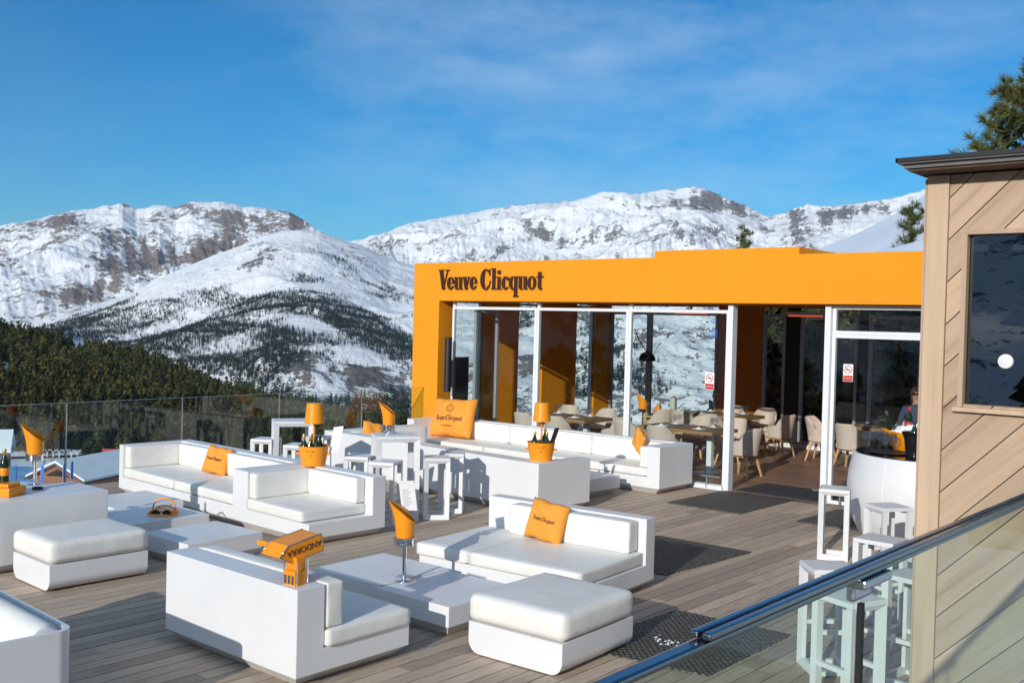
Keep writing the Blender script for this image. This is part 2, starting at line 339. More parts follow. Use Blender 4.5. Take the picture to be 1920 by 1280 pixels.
# ------------------------------------------------------------------ terrain
def ridge(name,crest,rc,rf,zf,mat,nu,nv,amp,nsc,blobs,azr,base=.12,steep=.5,shape=1.,jag=0.,back=.22,gully=0.,vcol=True):
    az=np.radians(np.linspace(azr[0],azr[1],nu)); ca=np.radians([c[0] for c in crest]); ct=np.array([c[1] for c in crest])
    o=np.argsort(ca); tc=np.interp(az,ca[o],ct[o])
    jg=jag*(fbm(np.degrees(az)*2.3,np.full(nu,3.3),6,True,.6)-.62)
    RC=rc if callable(rc) else (lambda a:np.full_like(a,rc)); rcv=RC(az); zc=2.5+rcv*tc
    nb=max(4,nv//8); v=np.concatenate([np.linspace(0,1,nv),1+np.linspace(0,1,nb+1)[1:]])[:,None]
    vf=np.minimum(v,1.); r=rf+(rcv[None]-rf)*vf+np.maximum(v-1,0)*back*rcv[None]
    ZF=zf(az)[None] if callable(zf) else zf
    z=ZF+(zc[None]-ZF)*vf**shape-np.maximum(v-1,0)*(np.abs(zc[None]-ZF)+.15*rcv[None])*.6
    z=z+jg[None]*rcv[None]*vf**14*np.where(v>1,.5,1.)
    A=np.broadcast_to(az[None],r.shape); x=r*np.sin(A); y=r*np.cos(A)
    env=np.clip(4*vf*(1-vf),0,1)**.6+.06; nz=fbm(x/nsc,y/nsc,7,True,.52)-.62
    if gully: nz=nz+gully*(fbm(np.degrees(A)*.9+1.3*vf+1.2*fbm(np.degrees(A)*.5,vf*2,3),vf*2.2+5,6,True,.6)-.6)
    z=z+amp*nz*env*np.where(v>1,.3,1)
    gz=np.gradient(z,axis=0)/np.maximum(1e-3,np.gradient(r,axis=0)); gu=np.gradient(z,axis=1)/(r*np.gradient(A,axis=1)+1e-6)
    sl=np.sqrt(gz**2+gu**2); t=(z-2.5)/r
    rock=np.full(z.shape,base)+steep*np.clip(sl-.55,0,1)
    D_=np.degrees(A); cou=np.clip(-.15+2.3*fbm(D_*2.6+1.6*fbm(D_*.7,vf*3,3)+.9*vf,vf*3.2+2,5),.2,1.5)   # snow-filled couloirs cut the cliffs
    for b in blobs:
        da=(np.degrees(A)-b[0])/b[2]; dt=(t-b[1])/b[3]
        if b[5]:
            c,s_=math.cos(RAD(b[5])),math.sin(RAD(b[5])); k=b[3]/b[2]*57.3   # rotate in a locally square frame
            X=(np.degrees(A)-b[0]); Y=(t-b[1])*57.3; da=(X*c+Y*s_)/b[2]; dt=(-X*s_+Y*c)/(b[3]*57.3)
        rock+=.78*b[4]*cou*np.exp(-(da**2+dt**2))
    nr,nc=z.shape; co=np.stack([x,y,z],-1).reshape(-1,3).astype(np.float32)
    i=np.arange(nr-1)[:,None]*nc+np.arange(nc-1)[None]; q=np.stack([i,i+1,i+nc+1,i+nc],-1).reshape(-1,4)
    me=bpy.data.meshes.new(name); me.vertices.add(len(co)); me.vertices.foreach_set('co',co.ravel())
    me.loops.add(q.size); me.loops.foreach_set('vertex_index',q.ravel().astype(np.int32)); me.polygons.add(len(q)); me.polygons.foreach_set('loop_start',(np.arange(len(q))*4).astype(np.int32))
    me.update(calc_edges=True); a=me.attributes.new('rock','FLOAT','POINT'); a.data.foreach_set('value',rock.ravel().astype(np.float32))
    me.shade_smooth(); ob=meshobj(name,me,mat); props(ob,kind='structure')
    def at(a_deg,vv):   # a point on the front face
        fu=(np.radians(a_deg)-az[0])/(az[-1]-az[0])*(nu-1); fv=vv*(nv-1); iu=np.clip(fu.astype(int),0,nu-2); iv=np.clip(fv.astype(int),0,nv-2); du=fu-iu; dv=fv-iv
        g=lambda F:(F[iv,iu]*(1-du)+F[iv,iu+1]*du)*(1-dv)+(F[iv+1,iu]*(1-du)+F[iv+1,iu+1]*du)*dv
        return g(x),g(y),g(z)
    return at
def gauss(a,t,blobs):
    s=np.zeros_like(a)
    for b in blobs:
        X=(a-b[0]); Y=(t-b[1])*57.3; c,s_=math.cos(RAD(b[5])),math.sin(RAD(b[5]))
        s+=b[4]*np.exp(-(((X*c+Y*s_)/b[2])**2+((-X*s_+Y*c)/(b[3]*57.3))**2))
    return s
# far western massif
ridge('mountain_range',[(-84.446,0.0131),(-77.627,0.0394),(-71.541,0.0524),(-66.997,0.0715),(-65.558,0.0778),(-64.087,0.0870),(-63.086,0.0910),(-61.299,0.0983),(-60.643,0.0937),(-59.462,0.0989),(-58.659,0.0968),(-57.858,0.1035),(-56.222,0.1042),(-55.249,0.0996),(-53.992,0.0998),(-52.720,0.0978),(-51.857,0.0909),(-51.274,0.0822),(-50.695,0.0781),(-49.388,0.0733),(-46.456,0.0659),(-42.282,0.0422)],
  5600,3300,-60,'mtn1',900,230,230,900,[(-64.698,0.0759,1.113,0.0091,0.42,0),(-63.330,0.0812,0.884,0.0056,0.3,0),(-61.004,0.0628,1.565,0.0078,0.26,-12),(-60.726,0.0461,1.833,0.0089,0.45,-5),(-58.613,0.0526,1.612,0.0120,0.34,0),(-55.919,0.0796,1.381,0.0162,0.42,25),(-56.858,0.0589,0.821,0.0119,0.45,0),(-54.536,0.0857,1.119,0.0107,0.3,0),(-52.286,0.0916,0.740,0.0074,0.5,0),(-52.704,0.0847,0.568,0.0064,0.3,0),(-58.393,0.0990,0.807,0.0033,0.3,0),(-61.622,0.0309,1.812,0.0145,0.3,20),(-63.768,0.0103,2.261,0.0124,0.2,20),(-65.536,0.0516,0.976,0.0115,0.1,0),(-61.168,0.0975,0.468,0.0022,0.3,0)],(-88,-42),base=.25,steep=.12,shape=1.05,jag=.0028,gully=.12)
# far eastern massif
ridge('mountain_range',[(-52.250,0.0622),(-49.965,0.0714),(-48.809,0.0747),(-47.358,0.0818),(-46.486,0.0880),(-44.729,0.0963),(-42.963,0.1034),(-41.485,0.1078),(-40.598,0.1108),(-39.117,0.1130),(-37.640,0.1172),(-36.462,0.1206),(-35.582,0.1245),(-34.996,0.1262),(-33.529,0.1265),(-32.368,0.1303),(-31.499,0.1314),(-30.636,0.1335),(-30.290,0.1335),(-29.623,0.1289),(-28.899,0.1229),(-27.751,0.1153),(-26.611,0.1062),(-26.000,0.1082),(-25.232,0.1137),(-24.550,0.1176),(-23.318,0.1150),(-21.712,0.1181),(-20.138,0.1226),(-18.602,0.1297),(-15.852,0.1322),(-10.012,0.1215)],
  5200,2700,-40,'mtn4',900,210,260,800,[(-39.235,0.0928,1.009,0.0062,0.42,-35),(-38.477,0.0827,0.771,0.0062,0.35,-35),(-30.327,0.1208,2.012,0.0095,0.38,0),(-28.602,0.1158,1.420,0.0085,0.4,-20),(-34.064,0.0945,3.518,0.0136,0.16,0),(-30.560,0.0876,3.744,0.0127,0.2,0),(-24.943,0.1057,0.991,0.0076,0.42,0),(-23.298,0.1031,1.083,0.0098,0.3,0),(-25.189,0.0882,1.104,0.0108,0.3,0),(-20.903,0.1101,1.580,0.0077,0.3,0),(-35.136,0.1215,0.588,0.0031,0.3,0),(-42.311,0.0629,1.781,0.0083,0.22,20),(-44.108,0.0749,1.480,0.0073,0.14,20),(-48.206,0.0597,0.992,0.0136,0.35,30),(-22.232,0.1104,1.070,0.0055,0.35,0),(-40.834,0.0688,1.485,0.0062,0.2,30)],(-53,-6),base=.18,steep=.12,shape=1.05,jag=.0034,gully=.15)
# smooth snow dome in front of the massif
dome=ridge('mountain',[(-73.602,-0.0563),(-65.478,-0.0151),(-63.504,-0.0029),(-61.987,0.0079),(-60.698,0.0179),(-59.392,0.0314),(-58.598,0.0388),(-56.716,0.0550),(-55.623,0.0628),(-54.797,0.0695),(-53.965,0.0761),(-53.123,0.0798),(-52.132,0.0821),(-51.128,0.0803),(-49.969,0.0745),(-48.801,0.0686),(-47.325,0.0571),(-45.552,0.0509),(-42.296,0.0525),(-36.344,0.0447)],
  3700,1300,-150,'mtn2',800,260,130,700,[(-51.249,-0.0544,1.725,0.0159,0.4,0),(-48.052,-0.0586,1.757,0.0136,0.36,20),(-46.851,-0.0789,1.472,0.0125,0.34,0),(-52.139,-0.0292,2.000,0.0074,0.2,0),(-59.033,-0.0585,0.804,0.0044,0.4,0),(-49.192,-0.0795,2.621,0.0084,0.25,0),(-54.225,0.0583,0.729,0.0118,0.42,35),(-54.769,0.0454,0.614,0.0075,0.45,0),(-50.836,0.0759,0.575,0.0063,0.2,0),(-48.505,0.0647,1.049,0.0115,0.42,40),(-49.669,0.0665,0.579,0.0053,0.3,0),(-52.226,0.0420,0.855,0.0064,0.1,0)],(-80,-32),base=.10,steep=.15,shape=.95,jag=.0008)
# nearer wooded spur
spur=ridge('hill',[(-75.592,-0.1413),(-66.816,-0.1501),(-61.841,-0.1437),(-58.436,-0.1154),(-57.121,-0.0757),(-55.922,-0.0405),(-54.982,-0.0125),(-53.887,0.0096),(-53.050,0.0182),(-52.058,0.0217),(-51.053,0.0192),(-49.892,0.0137),(-48.133,0.0032),(-46.359,-0.0063),(-44.588,-0.0055),(-42.231,0.0069),(-39.271,0.0176),(-33.368,0.0253),(-27.620,0.0375),(-19.480,0.0445),(-12.128,0.0455)],
  2700,1100,lambda a:np.full_like(a,-150.),'mtn2',900,200,110,360,[(-51.255,-0.0493,1.725,0.0190,0.34,0),(-48.351,-0.0535,1.754,0.0136,0.32,20),(-46.858,-0.0737,1.472,0.0157,0.3,0),(-52.139,-0.0292,2.000,0.0096,0.18,0),(-59.033,-0.0585,0.804,0.0044,0.4,0),(-46.338,-0.0218,0.884,0.0104,0.2,0),(-39.202,-0.0291,5.950,0.0416,0.25,0),(-55.801,-0.0254,2.494,0.0108,0.05,0)],(-84,-12),base=.26,steep=.35,shape=.9,jag=.001)
# wooded hill close to the village
hill=ridge('hill',[(-84.442,-0.0018),(-73.632,-0.0084),(-66.922,-0.0203),(-65.469,-0.0264),(-63.979,-0.0327),(-61.940,-0.0409),(-59.840,-0.0502),(-57.950,-0.0638),(-56.020,-0.0766),(-53.774,-0.0865),(-50.905,-0.1004),(-47.987,-0.1082),(-45.027,-0.1173),(-39.054,-0.1280),(-30.217,-0.1221),(-19.249,-0.0864)],
  950,420,-52.,'snow',260,80,16,130,[],(-100,-16),shape=.95)
# ski slope rising behind the restaurant
slope=ridge('ski_slope',[(-29.311,-0.1469),(-27.502,-0.0333),(-26.245,0.0555),(-24.063,0.0734),(-22.193,0.0878),(-20.626,0.1023),(-19.601,0.1127),(-18.596,0.1264),(-16.614,0.1444),(-14.675,0.1524),(-10.077,0.1572),(-0.270,0.1522)],
  900,95,lambda a:np.interp(np.degrees(a),[-33,-29,-26],[-120.,-60.,-1.5]),'snow',160,70,10,120,[],(-33,14),shape=1.)
# open ground reaching the horizon
def ground_z(r,a):
    z=np.interp(r,[0,14,40,100,200,360,420,600,1000,3000,14000],[-5,-5,-8.5,-17,-31,-47,-52,-75,-150,-260,-400.])
    w=np.clip((a+29)/5,0,1)            # to the east the ground climbs instead
    z2=np.interp(r,[0,12,24,40,95,300,14000],[-1.2,-1.2,-1.2,-.8,-1.6,-40,-400.])
    return z*(1-w)+z2*w
ang=np.radians(np.linspace(-180,180,241)); rr=np.array([0.5,8,14,20,28,40,52,62,70,80,90,100,115,130,150,170,190,230,300,450,700,1000,1600,2500,4000,7000,12000])
Ag,Rg=np.meshgrid(ang,rr); deg=np.degrees(Ag); deg2=np.where(deg<-140,-60,np.where(deg>60,20,deg))
Z=ground_z(Rg,np.where(deg>40,-60+0*deg,deg2)*1.); Z=Z+np.where(Rg>40,.8,.05)*(fbm(Rg*np.sin(Ag)/14+50,Rg*np.cos(Ag)/14+50,5)-.5)
mb=MB(); nc=Z.shape[1]; mb.v=[tuple(p) for p in np.stack([Rg*np.sin(Ag),Rg*np.cos(Ag),Z],-1).reshape(-1,3)]
mb.f=[(i*nc+j,i*nc+j+1,(i+1)*nc+j+1,(i+1)*nc+j) for i in range(Z.shape[0]-1) for j in range(nc-1)]
gme=mb.mesh('snow_ground'); gme.shade_smooth(); props(meshobj('snow_ground',gme,'snow'),kind='structure')
def gz(x,y): return float(ground_z(np.array([math.hypot(x,y)]),np.array([math.degrees(math.atan2(x,y))]))[0])
# ------------------------------------------------------------------ conifers
def conifer(seed,tiers=9,n=7,R=.20,lo=.06,clumps=0):
    """unit-high irregular mountain pine; returns verts, tris, shade"""
    rnd=random.Random(seed); V=[];F=[];S=[]
    for k in range(tiers):
        h=lo+(1-lo)*(k/tiers); prof=(1-h)**.62*min(1,(h+.10)*4.5); r=R*prof*rnd.uniform(.8,1.2)+.012; th=.20*(1-h)+.07
        ox,oy=rnd.gauss(0,.12*r),rnd.gauss(0,.12*r); b=len(V); V.append((ox,oy,min(1.,h+th)));V.append((ox,oy,h+.25*th)); a0=rnd.random()*6
        for i in range(2*n):
            q=r*(rnd.uniform(.78,1.25) if i%2==0 else rnd.uniform(.42,.66)); a=a0+PI*i/n+rnd.gauss(0,.1)
            V.append((ox+q*math.cos(a),oy+q*math.sin(a),h-rnd.uniform(-.02,.05)*(1 if i%2==0 else .2)+(.0 if i%2==0 else .02)))
        for i in range(2*n):
            j=(i+1)%(2*n); F.append((b,b+2+i,b+2+j)); S.append(min(1,max(0,rnd.gauss(.45,.22)))); F.append((b+1,b+2+j,b+2+i)); S.append(.15)  # tier undersides get a fixed dark tone, shade put into the colour
    for k in range(clumps):      # tufts standing off the layered core give a ragged outline
        h=rnd.uniform(.06,.97); prof=(1-h)**.62*min(1,(h+.10)*4.5); a=rnd.random()*2*PI; q=R*prof*rnd.uniform(.65,1.08); c=Vector((q*math.cos(a),q*math.sin(a),h)); s=rnd.uniform(.035,.075); sh=min(1,max(0,rnd.gauss(.5,.25)))
        for _ in range(3):
            d=Vector((rnd.gauss(0,1),rnd.gauss(0,1),rnd.gauss(0,.8))).normalized()*s; e=Vector((rnd.gauss(0,1),rnd.gauss(0,1),rnd.gauss(0,1))).cross(d).normalized()*s*.8; b=len(V)
            V.extend([tuple(c-d-e*.4),tuple(c+d-e*.4),tuple(c+e+Vector((0,0,s*.5)))]); F.append((b,b+1,b+2)); S.append(sh)
    return np.array(V,np.float32),np.array(F,np.int32),np.array(S,np.float32)
def tri_mesh(name,V,F,S):
    me=bpy.data.meshes.new(name); me.vertices.add(len(V)); me.vertices.foreach_set('co',V.astype(np.float32).ravel())
    me.loops.add(F.size); me.loops.foreach_set('vertex_index',F.astype(np.int32).ravel()); me.polygons.add(len(F)); me.polygons.foreach_set('loop_start',(np.arange(len(F))*3).astype(np.int32))
    me.update(calc_edges=True); a=me.attributes.new('rnd','FLOAT','FACE'); a.data.foreach_set('value',S.astype(np.float32)); return me
def merge_trees(name,variants,pts,m):
    """pts: x,y,z,height,widthfactor ; one mesh for an uncountable wood"""
    rs=np.random.RandomState(5); VV=[];FF=[];SS=[];b=0
    for k,(x,y,z,h,w) in enumerate(pts):
        V,F,S=variants[k%len(variants)]; a=rs.rand()*6.28; c,s=math.cos(a),math.sin(a)
        P=np.stack([(V[:,0]*c-V[:,1]*s)*h*w+x,(V[:,0]*s+V[:,1]*c)*h*w+y,V[:,2]*h+z-.03*h],-1); VV.append(P); FF.append(F+b); SS.append(np.clip(S+rs.normal(0,.12),0,1)); b+=len(V)
    return meshobj(name,tri_mesh(name,np.concatenate(VV),np.concatenate(FF),np.concatenate(SS)),m)
fullv=[conifer(s,12,6,R=.175+.03*(s%3),clumps=60) for s in range(8)]
midv=[conifer(20+s,7,4,R=.18+.015*s,clumps=24) for s in range(6)]
lowv=[conifer(40+s,3,3,R=.28,lo=.02) for s in range(5)]
for L_ in (lowv,midv):
    for i,(V,F,S) in enumerate(L_): 
        k=np.arange(len(F))%2==0; k[len(F)-78 if L_ is midv else len(F):]=True; L_[i]=(V,F[k],S[k])
rs=np.random.RandomState(11)
# the wooded hill: the nearest 300 pines one by one, the rest one wood
N=12500; aa=rs.uniform(-72,-32,N); vv=rs.rand(N)**.85*1.0; x,y,z=hill(aa,np.clip(vv,0,.999)); t=(z-2.5)/np.hypot(x,y)
open_=gauss(aa,t,[(-63.719,-0.0431,1.384,0.0085,1.3,15),(-66.533,-0.0566,0.963,0.0058,1.2,0),(-66.402,-0.0697,0.531,0.0046,1,0)])+.0
keep=(rs.rand(N)>open_)&(fbm(x/60,y/60,4)>.30)
P=[(x[i],y[i],z[i],rs.uniform(9.,16.)*(.8+.45*rs.rand()**2),rs.uniform(.85,1.35)) for i in range(N) if keep[i]]
vis=[p for p in P if -68.5<math.degrees(math.atan2(p[0],p[1]))<-45]
vis.sort(key=lambda p:math.hypot(p[0],p[1])/p[3]); near=set(id(p) for p in vis[:295])
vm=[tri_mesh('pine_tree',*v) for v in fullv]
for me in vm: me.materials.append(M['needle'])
for k,p in enumerate(vis[:295]):
    o=bpy.data.objects.new('pine_tree',vm[k%8]); C.objects.link(o); o.location=(p[0],p[1],p[2]-.3); o.scale=(p[3]*p[4],p[3]*p[4],p[3]); o.rotation_euler=(0,0,rs.rand()*6)
    props(o,'dark green pine standing in the dense wood on the near hillside beyond the glass railing','pine tree','pines on the near hillside')
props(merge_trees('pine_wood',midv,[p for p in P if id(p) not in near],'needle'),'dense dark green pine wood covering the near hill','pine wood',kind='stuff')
# far woods on dome and spur
def scatter(fn,n,a0,a1,blobs,base,thr,seed,hh=(9,15),vr=(0,1)):
    r_=np.random.RandomState(seed); a=r_.uniform(a0,a1,n); v=r_.uniform(vr[0],vr[1],n); x,y,z=fn(a,np.clip(v,0,.999)); t=(z-2.5)/np.hypot(x,y)
    d=base+gauss(a,t,blobs)+1.1*(fbm(x/210,y/210,5)-.5)+.5*(fbm(x/60+7,y/60,3)-.5)
    k=r_.rand(n)<np.clip((d-thr)*2.2,0,1)
    return [(x[i],y[i],z[i],r_.uniform(*hh),r_.uniform(.9,1.4)) for i in range(n) if k[i]]
p1=scatter(dome,150000,-72,-38,[(-53.041,0.0111,1.701,0.0075,0.8,-4),(-49.871,-0.0027,2.318,0.0105,1,-24),(-47.220,-0.0222,2.643,0.0126,1,-30),(-53.282,-0.0245,1.133,0.0181,0.8,60),(-54.654,-0.0552,1.121,0.0129,0.7,0),(-53.790,-0.0728,1.694,0.0107,0.7,0),(-51.505,-0.0800,2.298,0.0085,0.6,0),(-48.045,-0.0638,2.928,0.0105,0.6,0),(-50.974,-0.0441,3.456,0.0264,0.12,0),(-60.416,-0.0025,3.158,0.0122,0.75,16),(-56.116,0.0095,1.656,0.0108,0.5,0),(-52.219,0.0369,1.996,0.0053,0.45,-10),(-49.936,0.0484,2.025,0.0095,0.35,-30),(-57.226,0.0214,2.456,0.0065,0.25,12),(-62.735,-0.0131,2.296,0.0101,0.6,10),(-47.285,0.0268,1.760,0.0105,0.35,0),(-56.088,-0.0155,1.657,0.0097,0.45,15),(-59.330,-0.0290,3.469,0.0110,0.6,15),(-56.600,-0.0506,2.200,0.0119,0.5,0),(-58.550,-0.0065,1.615,0.0066,0.35,0),(-60.886,-0.0563,2.095,0.0166,0.4,0),(-55.569,0.0148,1.387,0.0075,0.3,0)],.03,.27,1,(6,11))
p2=scatter(spur,110000,-70,-20,[(-53.041,0.0111,1.985,0.0085,0.75,5),(-49.581,-0.0026,2.612,0.0116,0.95,-22),(-47.220,-0.0222,2.349,0.0136,0.9,-30),(-53.282,-0.0245,1.699,0.0213,0.85,60),(-56.088,-0.0155,1.657,0.0097,0.5,15),(-59.333,-0.0265,3.468,0.0110,0.6,15),(-54.654,-0.0552,1.121,0.0161,0.7,0),(-57.143,-0.0557,1.641,0.0076,0.5,-20),(-53.790,-0.0728,1.694,0.0107,0.7,0),(-52.071,-0.0852,2.575,0.0074,0.6,0),(-48.005,-0.0947,3.517,0.0105,0.7,0),(-39.202,-0.0291,8.925,0.0364,0.35,0)],.10,.26,2,(7,13))
props(merge_trees('mountain_wood',lowv,p1+p2,'needlefar'),'scattered dark conifers and woods on the snowy slopes far across the valley','distant wood',kind='stuff')
# sparse trees on the far east flank and the ski slope
p3=scatter(slope,700,-22,-8,[],.1,.35,4,(3,6),(.3,1)); 
if p3: props(merge_trees('slope_scrub',lowv,p3[:120],'needlefar'),'tiny dark bushes dotted on the smooth snow slope','scrub',kind='stuff')

# mountains and woods on the far side of the valley behind the viewer (they show in the panes)
ridge('mountain_range',[(40.,.05),(70.,.14),(100.,.20),(130.,.17),(160.,.24),(190.,.18),(220.,.22),(250.,.12),(275.,.06)],2600,500,-60.,'mtn2',220,60,200,700,[],(35,285),base=.3,steep=.3,shape=.95,jag=.01)
rb=np.random.RandomState(9); P=[]
for k in range(420):
    a=math.radians(rb.uniform(95,265)); r=rb.uniform(24,120)**1.; x_,y_=r*math.sin(a),r*math.cos(a); P.append((x_,y_,float(ground_z(np.array([r]),np.array([-60.]))[0]) if True else 0,rb.uniform(5,11),rb.uniform(.9,1.3)))
props(merge_trees('pine_wood',midv,P,'needle'),'dark pine wood on the slope behind the terrace, mirrored in the panes','pine wood',kind='stuff')
# ------------------------------------------------------------------ terrace
def boards(name,x0,x1,y0,y1,w,gap,m,z=0.,th=.03,ln=3.6,along='y',seed=1):
    rnd=random.Random(seed); mb=MB(); x=x0
    while x<x1-.02:
        xe=min(x+w-gap,x1); y=y0-rnd.random()*ln
        while y<y1:
            L=ln*rnd.choice((1,1,.75,1.15)); a=max(y,y0); b=min(y+L-.004,y1)
            dz=rnd.uniform(-.0015,.0015); r=rnd.random()
            if b>a+.02:
                if along=='y': mb.box(x,xe,a,b,z-th,z+dz,r)
                else: mb.box(a,b,x,xe,z-th,z+dz,r)
            y+=L
        x+=w
    o=mb.obj(name,m,rnd=True); return props(o,kind='structure')
boards('deck',-14.16,-.75,-6.,13.98,.147,.0135,'deck')
mb=MB(); mb.box(-14.18,-.7,-6.1,13.94,-.34,-.034); props(mb.obj('deck_frame','rubber'),kind='structure')
mb=MB(); mb.box(-.90,4.5,-6,4.6,.70,.90); mb.box(-.86,4.4,-5.9,4.5,0,.699); props(mb.obj('upper_deck','deck',rnd=True),kind='structure')
# ---- sofas: shell with undercut plinth and separate cushions
def sofa(name,label,loc,rz,L,D,back=None,left=None,right=None,dividers=(),H=.68,S=.245,seats=(),backs=(),sides=(),group='white modular sofas on the deck',ins=.09,curved=False):
    t=thing(name,label,'sofa',loc,rz,group)
    solids=[(0,L,0,D,.085,S)]
    if back: solids.append((back[0],back[1],D-back[2],D,S,H))
    if left: solids.append((0,left,0,D,S,H))
    if right: solids.append((L-right,L,0,D,S,H))
    for a,b in dividers: solids.append((a,b,0,D,S,H))
    U=lambda k,j: sorted(set(round(v,4) for s in solids for v in s[k:j]))
    vox('shell',U(0,2),U(2,4),U(4,6),lambda x,y,z:any(s[0]<x<s[1] and s[2]<y<s[3] and s[4]<z<s[5] for s in solids),'white',t)
    MB().frustum((ins+.02,L-ins-.02,ins,D-ins),(.012,L-.012,.012,D-.012),0,.083).obj('plinth','plinth',t)
    for i,c in enumerate(seats): cushion('seat_cushion',c[0],c[1],c[2],c[3],S+.004,S+.125,parent=t,r=.022,puff=.006,seed=i)
    for i,c in enumerate(backs): cushion('back_cushion',c[0],c[1],c[2],c[3],S+.128,c[4] if len(c)>4 else H-.015,parent=t,r=.02,puff=.006,seed=10+i)
    for i,c in enumerate(sides): cushion('side_cushion',c[0],c[1],c[2],c[3],S+.128,H-.015,parent=t,r=.02,puff=.006,seed=20+i)
    return t
# long sofa by the railing, with a separate-looking corner seat on its right
t=sofa('corner_sofa','long white sofa by the glass railing, open corner seat at right, bucket on its back',(-13.19,7.24,0),RAD(-2.6),4.38,1.07,
    back=(0,4.38,.19),left=.10,dividers=((2.86,3.17),),
    seats=[(.105,1.45,.0,.875),(1.455,2.855,.0,.875),(3.175,4.26,-.02,.875)],backs=[(.25,1.45,.745,.875),(1.455,2.855,.745,.875),(3.31,4.24,.745,.875)],sides=[(.105,.235,.03,.86),(3.175,3.30,.02,.86)])
# two-seat bench sofa, centre right
sofa('two_seat_sofa','armless two seat white sofa mid deck with an orange cushion against its back',(-7.00,6.93,0),RAD(4.3),1.86,1.26,back=(0,1.86,.17),
    seats=[(-.02,.60,-.03,1.085),(.61,1.84,-.03,1.085)],backs=[(.40,.94,.90,1.075),(.95,1.78,.90,1.075)])
# front sofa seen from behind
sofa('low_sofa','white sofa with its plain back to the viewer, orange arrow sign on its corner',(-7.05,4.27,0),RAD(0),1.60,1.04,back=None,left=None,right=None,
    dividers=(),seats=[(.02,1.63,.24,1.03)],backs=[])
ls=bpy.data.objects['low_sofa']
# its back wall stands on the near side
bpy.data.objects.remove([c for c in ls.children if c.name.startswith('shell')][0])
vox('shell',[0,1.60],[0,.235,1.04],[.085,.245,.68],lambda x,y,z:z<.245 or y<.235,'white',ls)
cushion('back_cushion',.03,1.60,.25,.40,.373,.685,parent=ls,r=.02,puff=.006,seed=5)
# long sofa seen from behind beside the high tables
t=thing('long_sofa','long white sofa seen from its plain back, orange lamp bucket on the near corner','sofa',(-12.95,10.62,0),RAD(-4.2),'white modular sofas on the deck')
xs=[0,.2,4.52,4.72]; ys=[0,.2,1.03,1.9]; zs=[.085,.245,.68]
vox('shell',xs,ys,zs,lambda x,y,z:(y<1.03 and (z<.245 or y<.2 or x>4.52)) or (x<1.03 and (z<.245 or x<.2)),'white',t)
MB().frustum((.1,4.6,.1,.93),(.012,4.70,.012,1.01),0,.083).obj('plinth','plinth',t)
MB().frustum((.1,.95,1.0,1.8),(.012,1.01,1.015,1.885),0,.083).obj('plinth','plinth',t)
for a,b in ((.38,1.7),(1.705,3.1),(3.105,4.5)):
    cushion('seat_cushion',a,b,.36,1.01,.249,.37,parent=t,r=.02); cushion('back_cushion',a,b,.205,.35,.373,.665,parent=t,r=.02)
cushion('seat_cushion',.36,1.01,1.02,1.88,.249,.37,parent=t,r=.02); cushion('side_cushion',.205,.35,.36,1.88,.373,.665,parent=t,r=.02)
# sofa against the restaurant
sofa('window_sofa','very long white sofa along the restaurant glass front, big orange pillow at left end',(-13.45,12.93,0),0.,5.36,.95,back=(0,5.36,.13),left=.17,right=.22,H=.70,
    seats=[(.175,1.83,0,.815),(1.84,3.4,0,.815),(3.405,5.13,0,.815)],backs=[(.175,1.83,.69,.815),(1.84,3.60,.69,.815),(3.61,4.99,.69,.815)],sides=[(4.99,5.13,.02,.815)])
# left rear sofa, its back running away from the viewer
t=thing('left_sofa','white sofa at the left edge, tall plain side facing the ottoman, torch on top','sofa',(-9.82,3.2,0),0,'white modular sofas on the deck')
xs=[-1.3,-.78,0]; ys=[0,2.08]
vox('shell',[-1.3,-.72,0],[0,2.08],[.085,.245,.69],lambda x,y,z:z<.245 or x>-.72,'white',t)
MB().frustum((-1.2,-.1,.1,1.98),(-1.288,-.012,.012,2.068),0,.083).obj('plinth','plinth',t)
cushion('seat_cushion',-1.3,-.73,.02,2.06,.249,.37,parent=t)
# nearest sofa, bottom left: thin curved shell and bolster
t=thing('near_sofa','white sofa at the bottom left corner with thin rounded shell and a fat bolster cushion','sofa',(-5.66,2.86,0),RAD(-3),'white modular sofas on the deck')
R_=.10; out=[(-2.2,0)]+[(-R_+R_*math.cos(a),-R_+R_*math.sin(a)) for a in [PI/2-k*PI/20 for k in range(11)]]+[(0,-1.3)]
th=.035; inn=[(-2.2,-th)]+[(-R_+(R_-th)*math.cos(a),-R_+(R_-th)*math.sin(a)) for a in [PI/2-k*PI/20 for k in range(11)]]+[(-th,-1.3)]
mb=MB(); n=len(out); vs=[(x,y,z) for z in (.05,.68) for x,y in out]+[(x,y,z) for z in (.05,.68) for x,y in inn]
fs=[]
for i in range(n-1): fs+=[(i,i+1,n+i+1,n+i),(2*n+i+1,2*n+i,3*n+i,3*n+i+1),(n+i,n+i+1,3*n+i+1,3*n+i),(i+1,i,2*n+i,2*n+i+1)]
fs+=[(n-1,2*n-1,4*n-1,3*n-1),(0,2*n,3*n,n)]
mb.add(vs,fs); mb.obj('shell','white',t,smooth=True)
MB().box(-2.2,-.04,-1.3,-.04,.05,.24).obj('seat_base','white',t)
cushion('seat_cushion',-2.2,-.06,-1.3,-.06,.245,.37,parent=t)
bm_=MB(); prof=[(0,0)]; 
bm_.lathe([(.001,0),(.05,-.012),(.085,-.004),(.10,.02),(.105,.06),(.105,1.9),(.001,1.9)],28,cap=False,fn=lambda p,a:(-.075-p[2],-.145+p[0]*1.0,.60+p[1]*1.15))
bm_.obj('bolster','vinyl',t,smooth=True)
cushion('back_cushion',-2.0,-.08,-.24,-.05,.37,.60,parent=t,r=.05)
